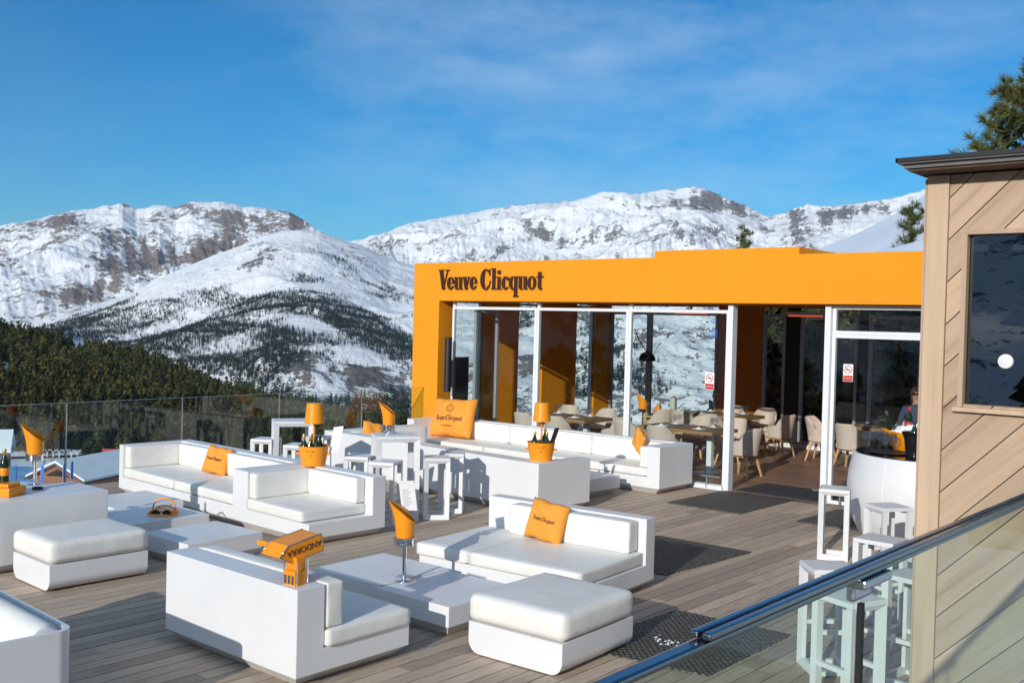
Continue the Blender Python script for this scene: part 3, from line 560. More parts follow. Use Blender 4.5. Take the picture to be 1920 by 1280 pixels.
# ---- low tables
def low_table(label,x0,x1,y0,y1,rz=0.,z=.25,g='low white tables'):
    t=thing('low_table',label,'table',(x0,y0,0),rz,g); L,D=x1-x0,y1-y0
    MB().box(0,L,0,D,.085,z).obj('top_block','white',t,bevel=.006)
    MB().frustum((.07,L-.07,.07,D-.07),(.012,L-.012,.012,D-.012),0,.083).obj('plinth','plinth',t); return t
low_table('low white table nearest the front sofa, its right corner in full sun',-6.36,-5.53,5.80,6.68,RAD(1))
low_table('low white table behind the torch post, left of the two seat sofa',-7.26,-6.40,5.86,6.72,RAD(1))
low_table('low white table between the front sofa and the corner sofa, rightmost of the left row',-9.63,-8.82,5.55,6.44,RAD(1.5))
low_table('low white table carrying the orange visor basket',-10.98,-10.05,5.70,6.62,RAD(-1))
low_table('low white table behind the visor table, beside the long corner sofa',-11.92,-11.02,6.02,6.9,RAD(-1.5))
low_table('low white table just right of the long sofa with the lamp bucket',-9.7,-8.62,11.72,12.68,RAD(-2),z=.27)
# ---- rounded ottomans
def ottoman(label,loc,rz,L,D):
    t=thing('ottoman',label,'ottoman',loc,rz,'white rounded ottomans')
    # U-shaped shell: rounded lower edges along the short section
    pr=[]; r=.10
    for k in range(9): a=PI+k*PI/16; pr.append((r+r*math.cos(a),.012+r+r*math.sin(a)))
    for k in range(9): a=1.5*PI+k*PI/16; pr.append((L-r+r*math.cos(a),.012+r+r*math.sin(a)))
    pr=[(0,.245)]+pr+[(L,.245)]; n=len(pr)
    mb=MB(); mb.add([(x,0,z) for x,z in pr]+[(x,D,z) for x,z in pr],[tuple(range(n)),tuple(range(n,2*n))[::-1]]+[(i,n+i,n+(i+1)%n,(i+1)%n) for i in range(n)])
    mb.obj('base_shell','white',t,smooth=True,bevel=0)
    cushion('cushion',-.012,L+.012,-.012,D+.012,.250,.452,parent=t,r=.055,puff=.012,n=12); return t
ottoman('large white ottoman with puffy cushion in the centre foreground',(-5.19,5.68,0),RAD(2.5),.86,.95)
ot=ottoman('white ottoman with grey lit cushion in front of the left sofa',(-9.66,4.27,0),RAD(-1.5),.76,.93)
# ---- frame stools and high tables
def frame_unit(name,part_top,w,d,h,tk,foot=None,m='white'):
    """two bevelled picture frames joined by a top slab"""
    t=bpy.data.objects.new(name,None); C.objects.link(t); t.empty_display_size=.1
    MB().box(-w/2,w/2,-d/2,d/2,h-.035,h).obj(part_top,m,t,bevel=.003)
    for s in (-1,1):
        mb=MB(); y0=s*d/2; dep=.020; H2=h-.036
        o=[(-w/2,.0),(w/2,0),(w/2,H2),(-w/2,H2)]; i=[(-w/2+tk,tk),(w/2-tk,tk),(w/2-tk,H2-tk*.55),(-w/2+tk,H2-tk*.55)]
        vs=[(x,y0,z) for x,z in o]+[(x,y0-s*dep,z) for x,z in i]+[(x,y0-s*.05,z) for x,z in i]+[(x,y0-s*.05,z) for x,z in o]
        fs=[]
        for k in range(4):
            j=(k+1)%4; fs+=[(k,j,4+j,4+k),(4+k,4+j,8+j,8+k),(8+k,8+j,12+j,12+k),(12+k,12+j,j,k)]
        mb.add(vs,fs); mb.obj('side_frame',m,t)
    if foot: 
        for s in (-1,1): MB().box(s*(w/2-.02)-.018,s*(w/2-.02)+.018,-d/2+.051,d/2-.051,foot,foot+.03).obj('footrest',m,t)
    for s in (-1,1): MB().box(s*(w/2-.02)-.018,s*(w/2-.02)+.018,-d/2+.051,d/2-.051,.001,.03).obj('floor_rail',m,t)
    return t
st0=frame_unit('bar_stool','seat',.32,.34,.77,.055,.30); tb0=frame_unit('high_table','table_top',.54,.46,1.05,.07)
first={'s':1,'t':1}
def place(k,x,y,deg,label):
    src=st0 if k=='s' else tb0; g='white bar stools with frame legs' if k=='s' else 'white high tables with frame legs'
    if first[k]: o=src; first[k]=0; o.location=(x,y,0); o.rotation_euler=(0,0,RAD(deg)); props(o,label,'bar stool' if k=='s' else 'high table',g)
    else: o=copytree(src,None,(x,y,0),RAD(deg),label,g)
    return o
place('t',-11.61,8.95,58,'white high table behind the long sofa back, left of the lamp shade')
place('t',-9.42,8.86,57,'white high table with the torch lamp on it, right of the lamp bucket')
place('s',-11.98,8.78,29,'white bar stool left of the left high table, against the railing')
place('s',-11.16,8.72,29,'white bar stool in front of the left high table, partly behind the bucket')
place('s',-11.75,9.5,29,'small far bar stool seen through the left high table')
place('s',-9.80,8.62,29,'white bar stool with its shaded seat just right of the lamp bucket')
place('s',-9.22,8.52,27,'white bar stool in front of the torch table, partly hidden by the torch')
place('s',-9.10,9.28,48,'white bar stool at the right side of the torch table, standing free')
place('s',-9.28,9.75,40,'white bar stool behind the torch table, seen through its legs')
place('s',-4.56,10.90,20,'white bar stool standing alone left of the round bar')
place('s',-3.72,10.22,-35,'white bar stool right in front of the round bar')
place('s',-3.17,8.55,88,'large looking white bar stool cut by the handrail, left of the wooden kiosk')
place('s',-3.07,7.28,-46,'lowest left bar stool, half behind the front glass panel')
place('s',-2.62,6.55,70,'nearest bar stool behind the front glass and its post')
place('s',-2.50,7.45,80,'bar stool behind the front glass beside the kiosk corner')
# ---- floor mats
def mat_(label,pts,th=.014):
    rnd=random.Random(len(label)); P=[]; n=len(pts)
    for i in range(n):
        a,b=Vector(pts[i]),Vector(pts[(i+1)%n]); nrm=Vector((b.y-a.y,a.x-b.x)).normalized(); L=(b-a).length; k=int(L/.045)
        for j in range(k): P.append(a+(b-a)*j/k+nrm*(.012*(j%2)+rnd.uniform(-.004,.004)))
    mb=MB(); m=len(P); c=sum(P,Vector((0,0)))/m
    mb.add([(p.x,p.y,.003) for p in P]+[(p.x,p.y,th) for p in P]+[(c.x,c.y,th+.002)],[(i,(i+1)%m,m+(i+1)%m,m+i) for i in range(m)]+[(m+i,m+(i+1)%m,2*m) for i in range(m)])
    return mb.obj('floor_mat','mat',tag=(label,'mat','dark rubber mats on the deck'))
mat_('dark woven mat in front of the restaurant door',[(-7.64,12.45),(-6.52,12.45),(-6.50,13.95),(-7.62,13.95)])
mat_('dark woven mat right of the two seat sofa, half in its shadow',[(-6.55,8.85),(-5.42,8.82),(-5.30,10.42),(-6.50,10.40)])
mat_('dark woven mat with white specks right of the large ottoman',[(-4.72,6.35),(-3.62,6.5),(-3.62,7.85),(-4.66,7.8)])
mat_('dark woven mat beside the lone bar stool left of the round bar',[(-5.75,12.55),(-4.6,12.55),(-4.6,13.8),(-5.72,13.85)])
mb=MB(); mb.box(-7.5,-6.12,14.16,15.2,.012,.022); mb.obj('entrance_mat','rug',tag=('flat black mat on the indoor floor just behind the threshold','mat'))
# ---- lamp buckets
def bucket_prof(r0,r1,h,th=.006): return [(0,0),(r0,0),(r0+(r1-r0)*.5,h*.5),(r1,h),(r1+.006,h+.004),(r1-th,h),(r0-th,.02),(0,.02)]
def shade_prof(z0,z1,r0,r1): return [(r0,z0),(r1,z1),(r1-.006,z1+.003),(r1-.012,z1-.002),(0,z1-.004)] 
def bottle(label,x,y,z,s=1.,tilt=(0,0),group='bottles',foilm='gold',glassm='green',lab='orange'):
    t=thing('bottle',label,'bottle',(x,y,z),0,group); t.rotation_euler=(tilt[0],tilt[1],random.random()*6)
    MB().lathe([(0,0),(.040*s,0),(.043*s,.02*s),(.043*s,.15*s),(.036*s,.19*s),(.018*s,.235*s),(.0145*s,.262*s),(0,.264*s)],14).obj('glass_body',glassm,t,smooth=True)
    MB().lathe([(.0165*s,.238*s),(.0155*s,.262*s),(.0185*s,.268*s),(.0185*s,.285*s),(.014*s,.305*s),(0,.306*s)],12).obj('foil',foilm,t,smooth=True)
    if lab: MB().lathe([(.0436*s,.06*s),(.0440*s,.061*s),(.0440*s,.13*s),(.0436*s,.131*s)],14,cap=False).obj('label_band',lab,t,smooth=True)
    return t
def lamp_bucket(label,lab2,x,y,z,facing):
    t=thing('lamp_bucket',label,'ice bucket',(x,y,z),facing,'orange lamp buckets')
    MB().lathe(bucket_prof(.145,.185,.24),40,cap=False).obj('bucket','orange',t,smooth=True)
    for s in (-1,1): 
        MB().box(s*.19-.02,s*.19+.02,-.03,.03,.13,.155).obj('handle','orange',t,bevel=.004)
    def printed(z,txt,sz): font_mesh('lettering',txt,sz,'oprint',t,Matrix.Translation((0,-.1735-.13*(z-.17),z))@Matrix.Rotation(RAD(90-9.5),4,'X'),.0008)
    printed(.172,'REIMS FRANCE',.012); g=Glyphs().text('Veuve Clicquot'); g.obj('lettering','oprint',t,.0125,Matrix.Translation((0,-.1765,.185))@Matrix.Rotation(RAD(80.5),4,'X'),.001,lambda a,b:-a*a/.36)
    mb=MB(); mb.add([(-.007,-.1685,.125),(.007,-.1685,.125),(.007,-.1712,.142),(-.007,-.1712,.142)],[(0,1,2,3)]); mb.obj('emblem','oprint',t)
    l=thing('table_lamp',lab2,'lamp',(x,y,z+.06),0,'orange table lamps')
    MB().tube([(0,0,0),(0,0,.52)],.013,12).obj('stem','orange',l,smooth=True)
    MB().lathe([(.118,.455),(.094,.695),(.088,.699),(0,.700)],36,cap=False).obj('lamp_shade','orange',l,smooth=True)
    return t
lamp_bucket('orange bucket full of bottles on the back corner of the long sofa','orange table lamp standing in the bucket on the long sofa',-9.98,8.02,.68,RAD(38))
lamp_bucket('orange bucket with moss and one bottle on the near corner of the far sofa block','orange table lamp standing in the bucket on the far sofa block',-8.47,10.60,.68,RAD(38))
random.seed(3)
for k,(dx,dy) in enumerate(((-.10,-.06),(-.04,-.10),(.03,-.09),(.06,-.02),(.02,.08),(-.07,.06))):
    bottle(['gold topped bottle at the left rim of the near bucket','gold topped bottle leaning left of the near lamp stem','gold topped bottle right in front of the near lamp stem','dark topped bottle right of the near lamp stem','dark topped bottle behind the near lamp stem','dark topped bottle at the back of the near bucket'][k],-9.98+dx,8.02+dy,.725,1.08,(RAD(4*(k%3-1)),RAD(3*(k%2))),'bottles in the near lamp bucket',foilm='gold' if k<3 else 'black')
for k,(dx,dy) in enumerate(((-.10,-.03),(-.02,.10),(.07,.03))):
    bottle(['gold topped bottle at the left of the far bucket','gold topped bottle tilted behind the far lamp stem','gold topped bottle right of the far lamp stem'][k],-8.47+dx,10.60+dy,.735+.05*(k==1),1.05,(RAD(-10*(k==1)),RAD(5)),'bottles in the far lamp bucket')
mb=MB(); rnd=random.Random(4)
for k in range(160):
    a=rnd.random()*6.28; r=.10*rnd.random()**.5; h=rnd.uniform(.02,.06); x,y=-8.45+r*math.cos(a),10.58+r*math.sin(a); z=.90+rnd.random()*.03*(1-r*8)
    dx,dy=rnd.gauss(0,.02),rnd.gauss(0,.02); mb.add([(x-.006,y,z),(x+.006,y+.004,z),(x+dx,y+dy,z+h)],[(0,1,2)])
mb.obj('moss_tuft','shrub',tag=('dark green moss tuft filling the far lamp bucket','plant'))
def card(label,P,u,v,m='paper',name='menu_card',cat='menu'):   # thin sheet spanned by u and v from corner P
    P,u,v=Vector(P),Vector(u),Vector(v); n=u.cross(v).normalized()*.002
    mb=MB(); q=[P,P+u,P+u+v,P+v]; mb.add(q+[p+n for p in q],[(0,1,2,3),(7,6,5,4),(0,4,5,1),(1,5,6,2),(2,6,7,3),(3,7,4,0)])
    return mb.obj(name,m,tag=(label,cat))
c1=card('white folded menu card stuck in the near lamp bucket',(-9.86,8.16,.82),(.10,.07,.02),(.06,.02,.33))
card('black rimmed menu card leaning in the far lamp bucket',(-8.42,10.68,.84),(.035,.055,0),(.07,.05,.27),'black')
c3=card('white menu card with printed lines leaning on the torch in the centre',(-6.49,6.20,.83),(.085,.105,.0),(-.03,-.02,.26))
u=Vector((.085,.105,0)); v=Vector((-.03,-.02,.26)); n=u.cross(v).normalized(); mb=MB()
for k in range(9):
    a=Vector((-6.49,6.20,.83))+v*(.15+.065*k)+u*.15+n*.0035; l=u*(.35+.3*((k*7)%5)/5); mb.add([a,a+l,a+l+v*.010,a+v*.010],[(0,1,2,3)])
mb.obj('printed_lines','oprint',c3)
# ---- torch lamps: polished post, ring and slanted orange cup
def torch(label,x,y,z,hp,s=1.,yaw=0.,light=False):
    t=thing('torch_lamp',label,'torch lamp',(x,y,z),yaw,'orange torch lamps')
    MB().lathe([(0,0),(.075*s,0),(.075*s,.006),(.018*s,.012),(.018*s,hp),(0,hp)],20).obj('post','chrome',t,smooth=True)
    mb=MB(); 
    for z0,z1,r in ((hp-.005,hp+.012,.088*s),(hp+.05,hp+.062,.094*s)):
        mb.lathe([(r-.006,z0),(r,z0),(r,z1),(r-.006,z1),(r-.006,z0)],30,cap=False)
    for k in range(6): a=k*PI/3; mb.tube([(.086*s*math.cos(a),.086*s*math.sin(a),hp),(.090*s*math.cos(a),.090*s*math.sin(a),hp+.058)],.004,6)
    mb.lathe([(0,hp+.003),(.084*s,hp+.003),(.086*s,hp+.05),(0,hp+.05)],24); mb.obj('holder_ring','chrome',t,smooth=True)
    # cup: sliced obliquely, high lip at -x
    n=40; rows=12; vs=[];fs=[]
    def rad(h): return s*(.078+.014*h)
    for side in (0,1):
        for j in range(rows+1):
            f=j/rows
            for i in range(n):
                a=2*PI*i/n; top=s*(.205-.072*math.cos(a)+.035*max(0,-math.cos(a))**5); h=f*top; r=rad(h/(.28*s))-(.004 if side else 0)
                fl=(max(0,-math.cos(a))**2)*.055*s*(h/(.31*s))**2.2
                vs.append(((r+fl)*math.cos(a),(r+fl)*math.sin(a),hp+.062+h+(.003 if side and j==0 else 0)))
        b=side*(rows+1)*n
        for j in range(rows):
            for i in range(n):
                q=(b+j*n+i,b+j*n+(i+1)%n,b+(j+1)*n+(i+1)%n,b+(j+1)*n+i); fs.append(q if side==0 else q[::-1])
    b2=(rows+1)*n
    for i in range(n): a,b_=rows*n+i,rows*n+(i+1)%n; fs.append((a,b_,b2+b_,b2+a))
    fs.append(tuple(range(n))[::-1]); fs.append(tuple(b2+i for i in range(n)))
    mb=MB(); mb.add(vs,fs); mb.obj('cup','orange',t,smooth=True); return t
torch('tall orange torch lamp on the low table in the middle of the deck',-6.36,6.12,.25,.32,1.,RAD(38))
torch('orange torch lamp on the left sofa in front of the glass railing',-10.62,4.90,.69,.255,1.,RAD(45))
torch('orange torch lamp on the high table near the orange pillar',-9.55,8.86,1.05,.05,.93,RAD(35))
# ---- cushions
def pillow(label,loc,w,h,th,rz,lean,text=0.,roll=0.,m='ofabric',seed=0,emblem=False):
    t=thing('pillow',label,'cushion',loc,rz,'orange cushions'); n=22; bm=bmesh.new(); rnd=random.Random(seed); p=[rnd.random()*6 for _ in range(6)]
    A=Matrix.Rotation(-lean,4,'X')@Matrix.Rotation(roll,4,'Y')
    def prof(u,v): 
        e=max(0,(1-u**4)*(1-v**4)); k=.5*th*e**.5+.003
        return k+.010*math.sin(u*5+v*3+p[0])*e*th/.15+.006*math.sin(9*u*v+p[1]+6*v)*e*(abs(v)+.2)+.008*e*math.exp(-((u-.6)**2+(v+.6)**2)*6)*math.sin(30*(u-v))
    def xy(u,v):
        x=u*w/2*(1-.05*(1-v*v)*abs(u)); z=h/2+v*h/2*(1-.06*(1-u*u)*abs(v)); z+=.006*math.sin(u*7+p[2])
        return x,z
    G={}
    for s in (-1,1):
        for i in range(n+1):
            for j in range(n+1):
                u,v=-1+2*i/n,-1+2*j/n; edge=i in(0,n) or j in(0,n)
                if edge and s==1: continue
                x,z=xy(u,v); G[s,i,j]=bm.verts.new(A@Vector((x,s*(0 if edge else prof(u,v)),z)))
    g=lambda s,i,j: G[(-1 if (i in(0,n) or j in(0,n)) else s),i,j]
    for s in (-1,1):
        for i in range(n):
            for j in range(n):
                q=[g(s,i,j),g(s,i+1,j),g(s,i+1,j+1),g(s,i,j+1)]; bm.faces.new(q if s==-1 else q[::-1])
    me=bpy.data.meshes.new('cover'); bm.to_mesh(me); bm.free(); me.shade_smooth(); meshobj('cover',me,m,t)
    if text:
        cz=h*.47 if not emblem else h*.40
        curve=lambda a,b: prof(2*a/w,2*(b+cz)/h-1)
        B=A@Matrix.Translation((0,-.002,cz))@Matrix.Rotation(RAD(90),4,'X')
        Glyphs().text('Veuve Clicquot').obj('lettering','oprint',t,text,B,.0012,curve)
        if emblem:
            mb=MB(); sc_=w/.9
            def line(pts,wd=.006):
                for (a,b),(c,d) in zip(pts[:-1],pts[1:]):
                    dx,dy=c-a,d-b; L=math.hypot(dx,dy); nx,ny=-dy/L*wd/2,dx/L*wd/2; q=[(a+nx,b+ny),(a-nx,b-ny),(c-nx,d-ny),(c+nx,d+ny)]
                    mb.add([(x,y,curve(x,y)+.002+.0002*random.random()) for x,y in q],[(0,1,2,3)])
            cy=.20*sc_; r=.075*sc_; hx=[(r*math.cos(RAD(30+60*k)),cy+r*math.sin(RAD(30+60*k))) for k in range(7)]; line(hx); line([(a*.78,cy+(b-cy)*.78) for a,b in hx],.004)
            line([(0,cy-.045*sc_),(0,cy+.04*sc_)]); line([(-.02*sc_,cy+.025*sc_),(.02*sc_,cy+.025*sc_)]); line([(-.035*sc_,cy-.01),(-.02*sc_,cy-.035*sc_),(0,cy-.045*sc_),(.02*sc_,cy-.035*sc_),(.035*sc_,cy-.01)])
            mm=mb.mesh('emblem'); mm.transform(B); meshobj('emblem',mm,'oprint',t)
            font_mesh('lettering','\u2022  REIMS FRANCE  \u2022',.032*sc_,'oprint',t,B@Matrix.Translation((0,-.10*sc_,prof(0,-.3)+.001)),.001)
    return t
pillow('orange printed cushion leaning on the back of the two seat sofa',(-6.20,7.80,.372),.44,.40,.14,RAD(4),RAD(16),.026,RAD(7),seed=1)
pillow('orange printed cushion on the long corner sofa by the railing',(-11.82,7.82,.372),.42,.38,.14,RAD(14),RAD(20),.026,RAD(5),seed=2)
pillow('very big orange pillow with emblem at the left end of the window sofa',(-12.86,13.42,.37),1.00,.74,.26,RAD(2),RAD(18),.062,RAD(-2),seed=3,emblem=True)
pillow('small plain orange cushion at the right end of the window sofa',(-8.92,13.55,.55),.32,.32,.10,RAD(-30),RAD(5),0,RAD(28),seed=4)
pillow('orange cushion seen over the back of the far sofa block',(-12.42,11.15,.50),.36,.34,.12,RAD(70),RAD(22),0,RAD(15),seed=5)
# ---- arrow sign on the sofa corner
t=thing('arrow_sign','orange arrow shaped sign clamped upside down on the sofa corner','sign',(-5.60,4.38,.68),RAD(6))
def prism(pts,y0,y1,mb):
    n=len(pts); mb.add([(x,y0,z) for x,z in pts]+[(x,y1,z) for x,z in pts],[tuple(range(n)),tuple(range(n,2*n))[::-1]]+[(i,n+i,n+(i+1)%n,(i+1)%n) for i in range(n)])
Aw=Matrix.Translation((-.02,.02,.235))@Matrix.Rotation(RAD(84),4,'Z')@Matrix.Rotation(RAD(-9),4,'Y')
ar=[(-.19,0),(-.11,-.06),(.17,-.06),(.185,-.025),(.17,0),(.185,.025),(.17,.06),(-.11,.06)]
mb=MB(); prism(ar,-.05,.15,mb); me=mb.mesh('arrow_body'); me.transform(Aw); bm=bmesh.new(); bm.from_mesh(me); bmesh.ops.recalc_face_normals(bm,faces=bm.faces); bm.to_mesh(me); bm.free(); meshobj('arrow_body',me,'orange',t)
mb=MB()
for y in (-.052,.152):
    q=[Vector((x*1.01,y,z*1.03)) for x,z in ar]; mb.tube(q+[q[0]],.0035,6)
me=mb.mesh('chrome_trim'); me.transform(Aw); meshobj('chrome_trim',me,'chrome',t,smooth=True)
font_mesh('lettering','ANDORRA',.060,'oprint',t,Aw@Matrix.Translation((.02,-.0515,.02))@Matrix.Rotation(RAD(90),4,'X')@Matrix.Rotation(PI,4,'Z'),.002)
mb=MB(); mb.box(-.055,.055,-.07,.04,-.02,.10); mb.box(-.05,.05,-.055,.03,.1005,.19)
mb.obj('clamp_block','orange',t,bevel=.008)
mb=MB()
for x in (-.035,0,.035): MB().box(x-.012,x+.012,-.0725,-.0705,.01,.07).obj('chrome_clip','chrome',t)
for x in (-.062,.062):
    for yy in (-.06,.04): MB().tube([(x,yy,.01),(x,yy,.17)],.004,6).obj('chrome_edge','chrome',t)
mb=MB(); mb.box(-.46,-.10,.05,.08,.19,.225); mb.obj('crossbar','orange',t,bevel=.004)
# ---- visor basket: two crossed orange hoops with dark lenses
t=thing('visor_basket','orange hooped visor like basket with dark panels on the low table','basket',(-10.33,6.20,.25),RAD(42))
mb=MB(); mb.tube([(.16*math.cos(a),.13*math.sin(a),.012) for a in [2*PI*k/28 for k in range(29)]],.011,8,cap=False); mb.obj('base_ring','orange',t,smooth=True)
mb=MB(); mb.tube([(.13*math.cos(a),.05,.01+.165*math.sin(a)**.7 if 0<a<PI else .01) for a in [PI*k/20 for k in range(21)]],.009,8); mb.obj('handle','orange',t,smooth=True)
mb=MB(); mb.tube([(.14*math.cos(a),-.06,.01+.07*math.sin(a)) for a in [PI*k/16 for k in range(17)]],.009,8); mb.tube([(.12*math.cos(a),.08,.01+.075*math.sin(a)) for a in [PI*k/16 for k in range(17)]],.009,8); mb.obj('front_hoop','orange',t,smooth=True)
for s in (-1,1):
    mb=MB(); pts=[(s*.01,-.064),(s*.115,-.064),(s*.10,-.055),(s*.06,-.05)]; n=10
    v=[(s*(.01+.105*k/n),-.062,.014) for k in range(n+1)]+[(s*(.01+.105*k/n),-.058,.014+.05*math.sin(PI*(.12+.8*k/n))) for k in range(n+1)]
    v+=[(a,b+.004,c) for a,b,c in v]; f=[(k,k+1,n+2+k,n+1+k) for k in range(n)]+[(2*n+2+k,3*n+3+k,3*n+4+k,2*n+3+k) for k in range(n)]; mb.add(v,f); mb.obj('lens','blackgloss',t)
mb=MB(); mb.box(.10,.16,-.02,.07,.02,.05); mb.obj('clasp','orange',t,bevel=.008)
# ---- bottle tray on the left sofa
t=thing('bottle_tray','orange tray box at the left edge holding a bottle','tray',(-10.20,4.40,.69),RAD(30))
MB().box(-.16,.16,-.13,.13,.002,.085).obj('box_body','orange',t,bevel=.012)
MB().box(-.12,.12,-.09,.09,.0855,.12).obj('raised_rim','orange',t,bevel=.008)
bottle('gold necked bottle standing on the orange tray at the left edge',-10.24,4.425,.811,1.05,group='bottles on the tray')
t=thing('ashtray','small round black ashtray on the left sofa top','ashtray',(-10.30,4.78,.69))
MB().lathe([(0,0),(.05,0),(.055,.022),(.045,.022),(.042,.008),(0,.008)],24,cap=False).obj('bowl','black',t,smooth=True)
# ---- glass railing along the west edge
for k in range(11):
    y0=-5.78+1.815*k; y1=min(y0+1.79,13.92)
    t=thing('glass_railing','clear west railing panel, %s from the orange pillar'%['eleventh','tenth','ninth','eighth','seventh','sixth','fifth','fourth','third','second','nearest'][k],'glass railing',(-14.06,y0,0),0,'clear railing panels along the deck edge')
    MB().box(-.008,.008,0,y1-y0,.02,1.20).obj('pane','glrail',t)
    MB().box(-.010,.010,.001,y1-y0-.001,1.2005,1.205).obj('top_edge','steel',t)
    MB().box(-.014,.014,-.022,-.003,-.02,1.202).obj('end_clip','steel',t)
# ---- front handrail close to the viewer
t=thing('handrail','polished steel handrail over glass crossing the lower right corner','handrail',(-.92,0,1.95))
mb=MB(); mb.box(-.018,.018,.45,5.2,-.026,-.012); mb.obj('lower_rail','railsteel',t,bevel=.008)
mb=MB(); mb.box(-.022,-.004,1.62,5.2,-.010,.003); mb.obj('upper_rail','railsteel',t,bevel=.004)
mb=MB(); mb.box(.004,.022,1.62,5.2,-.010,.003); mb.obj('upper_rail','railsteel',t,bevel=.004)
mb=MB(); mb.box(-.026,.026,2.33,2.50,-.050,-.027); mb.obj('bracket','steel',t,bevel=.006); mb=MB(); mb.box(-.034,-.012,2.36,2.47,-.09,-.0505); mb.obj('bracket','steel',t,bevel=.008)
mb=MB(); mb.box(-.022,-.010,2.402,2.420,-1.1,-.1005); mb.obj('post_gap','rubber',t)
MB().box(-.03,-.018,.45,2.38,-1.1,-.030).obj('front_pane','glfront',t); MB().box(-.03,-.018,2.44,5.2,-1.1,-.030).obj('front_pane','glfront',t)

rnd=random.Random(77); mb=MB()
for k in range(34):
    x,y=-4.22+rnd.gauss(0,.08),6.95+rnd.gauss(0,.06); s=rnd.uniform(.003,.008); mb.box(x-s,x+s,y-s,y+s,.018,.018+s)
for k in range(40):
    x,y=rnd.uniform(-8,-3.5),rnd.uniform(6,12); s=rnd.uniform(.002,.004); mb.box(x-s,x+s,y-s,y+s,.002,.002+s)
mb.obj('snow_crumbs','snow',tag=('white crumbs of snow scattered on the mat and boards by the large ottoman','snow crumbs',None,'stuff'))
# ------------------------------------------------------------------ restaurant
B=thing('restaurant','flat roofed orange restaurant pavilion with long glass front and brown lettering','building',(-14.41,13.95,0))
def PB(mb,name,m,parent=None,**k):   # world-coordinate mesh parented under B (whose origin is its corner)
    o=mb.obj(name,m,parent or B,**k); o.matrix_parent_inverse=Matrix.Translation((14.41,-13.95,0)) if parent is None else Matrix.Identity(4); return o
o=vox('front_wall',[-14.41,-13.72,2.2],[13.95,14.40],[-.3,2.86,3.58],lambda x,y,z:z>2.86 or x<-13.72,'owall',B,bevel=.008); o.matrix_parent_inverse=Matrix.Translation((14.41,-13.95,0))
mb=MB(); mb.box(-8.94,-6.49,13.965,16.2,3.5805,3.685); PB(mb,'raised_parapet','owall')
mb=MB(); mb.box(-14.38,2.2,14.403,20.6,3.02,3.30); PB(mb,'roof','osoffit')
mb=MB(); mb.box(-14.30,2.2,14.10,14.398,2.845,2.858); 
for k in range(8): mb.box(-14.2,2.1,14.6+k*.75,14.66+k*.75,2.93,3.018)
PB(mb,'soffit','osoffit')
# snow lying on the eastern roof
N_=40; mb=MB(); vs=[]
for j in range(14):
    for i in range(N_+1):
        x=-10.5+12.5*i/N_; y=14.5+6.*j/13; f=min(1,max(0,(x+10.2)/4)); vs.append((x,y,3.29+f*(.20+.95*(j/13)**1.1)+.05*math.sin(x*2.1+j)*f))
mb.add(vs,[(j*(N_+1)+i,j*(N_+1)+i+1,(j+1)*(N_+1)+i+1,(j+1)*(N_+1)+i) for j in range(13) for i in range(N_)]); PB(mb,'roof_snow','snowroof',smooth=True)
mb=MB(); mb.box(-14.36,2.2,14.06,20.6,-.25,.0); PB(mb,'floor_slab','stone')
f_=boards('floor',-14.3,2.2,14.06,20.3,.16,.003,'floor',z=.012,th=.01,ln=1.8,along='x',seed=9)
bpy.data.objects.remove(f_)
rnd=random.Random(2); mb=MB(); y=14.07
while y<20.3:
    x=-14.3-rnd.random()*1.5
    while x<2.2:
        a=max(x,-14.3); b=min(x+1.6,2.2); 
        if b>a: mb.box(a,b-.002,y,y+.157,.001,.012,rnd.random())
        x+=1.6
    y+=.16
props(mb.obj('indoor_floor','floor',rnd=True),kind='structure')
mb=MB(); mb.box(-7.6,-6.1,14.0,14.06,.0,.016); PB(mb,'threshold','steel')
# west wall: orange piers between panes
for y0,y1 in ((15.79,16.9),(17.73,18.97),(19.7,20.35)):
    mb=MB(); mb.box(-14.38,-14.2,y0,y1,-.1,3.018); PB(mb,'wall_pier','owall')
def window(x0,x1,y0,y1,z0,z1,fw=.05,frame='alu',pane='gl',mul=()):
    """axis aligned framed pane; flat along y (x0..x1) or along x"""
    mb=MB(); alongx=(x1-x0)>(y1-y0)
    if alongx:
        mb.box(x0,x0+fw,y0,y1,z0,z1); mb.box(x1-fw,x1,y0,y1,z0,z1); mb.box(x0+fw,x1-fw,y0+.002,y1-.002,z1-fw,z1); mb.box(x0+fw,x1-fw,y0+.002,y1-.002,z0,z0+fw)
        o=PB(mb,'window',frame); ym=(y0+y1)/2; p=MB(); p.box(x0+fw,x1-fw,ym-.005,ym+.005,z0+fw,z1-fw); q=p.obj('pane',pane,o)
    else:
        mb.box(x0,x1,y0,y0+fw,z0,z1); mb.box(x0,x1,y1-fw,y1,z0,z1); mb.box(x0+.002,x1-.002,y0+fw,y1-fw,z1-fw,z1); mb.box(x0+.002,x1-.002,y0+fw,y1-fw,z0,z0+fw)
        o=PB(mb,'window',frame); xm=(x0+x1)/2; p=MB(); p.box(xm-.005,xm+.005,y0+fw,y1-fw,z0+fw,z1-fw); q=p.obj('pane',pane,o)
    return o
for y0,y1 in ((14.42,15.78),(16.91,17.72),(18.98,19.69)): window(-14.33,-14.25,y0,y1,.02,2.9,.045,'alugrey')
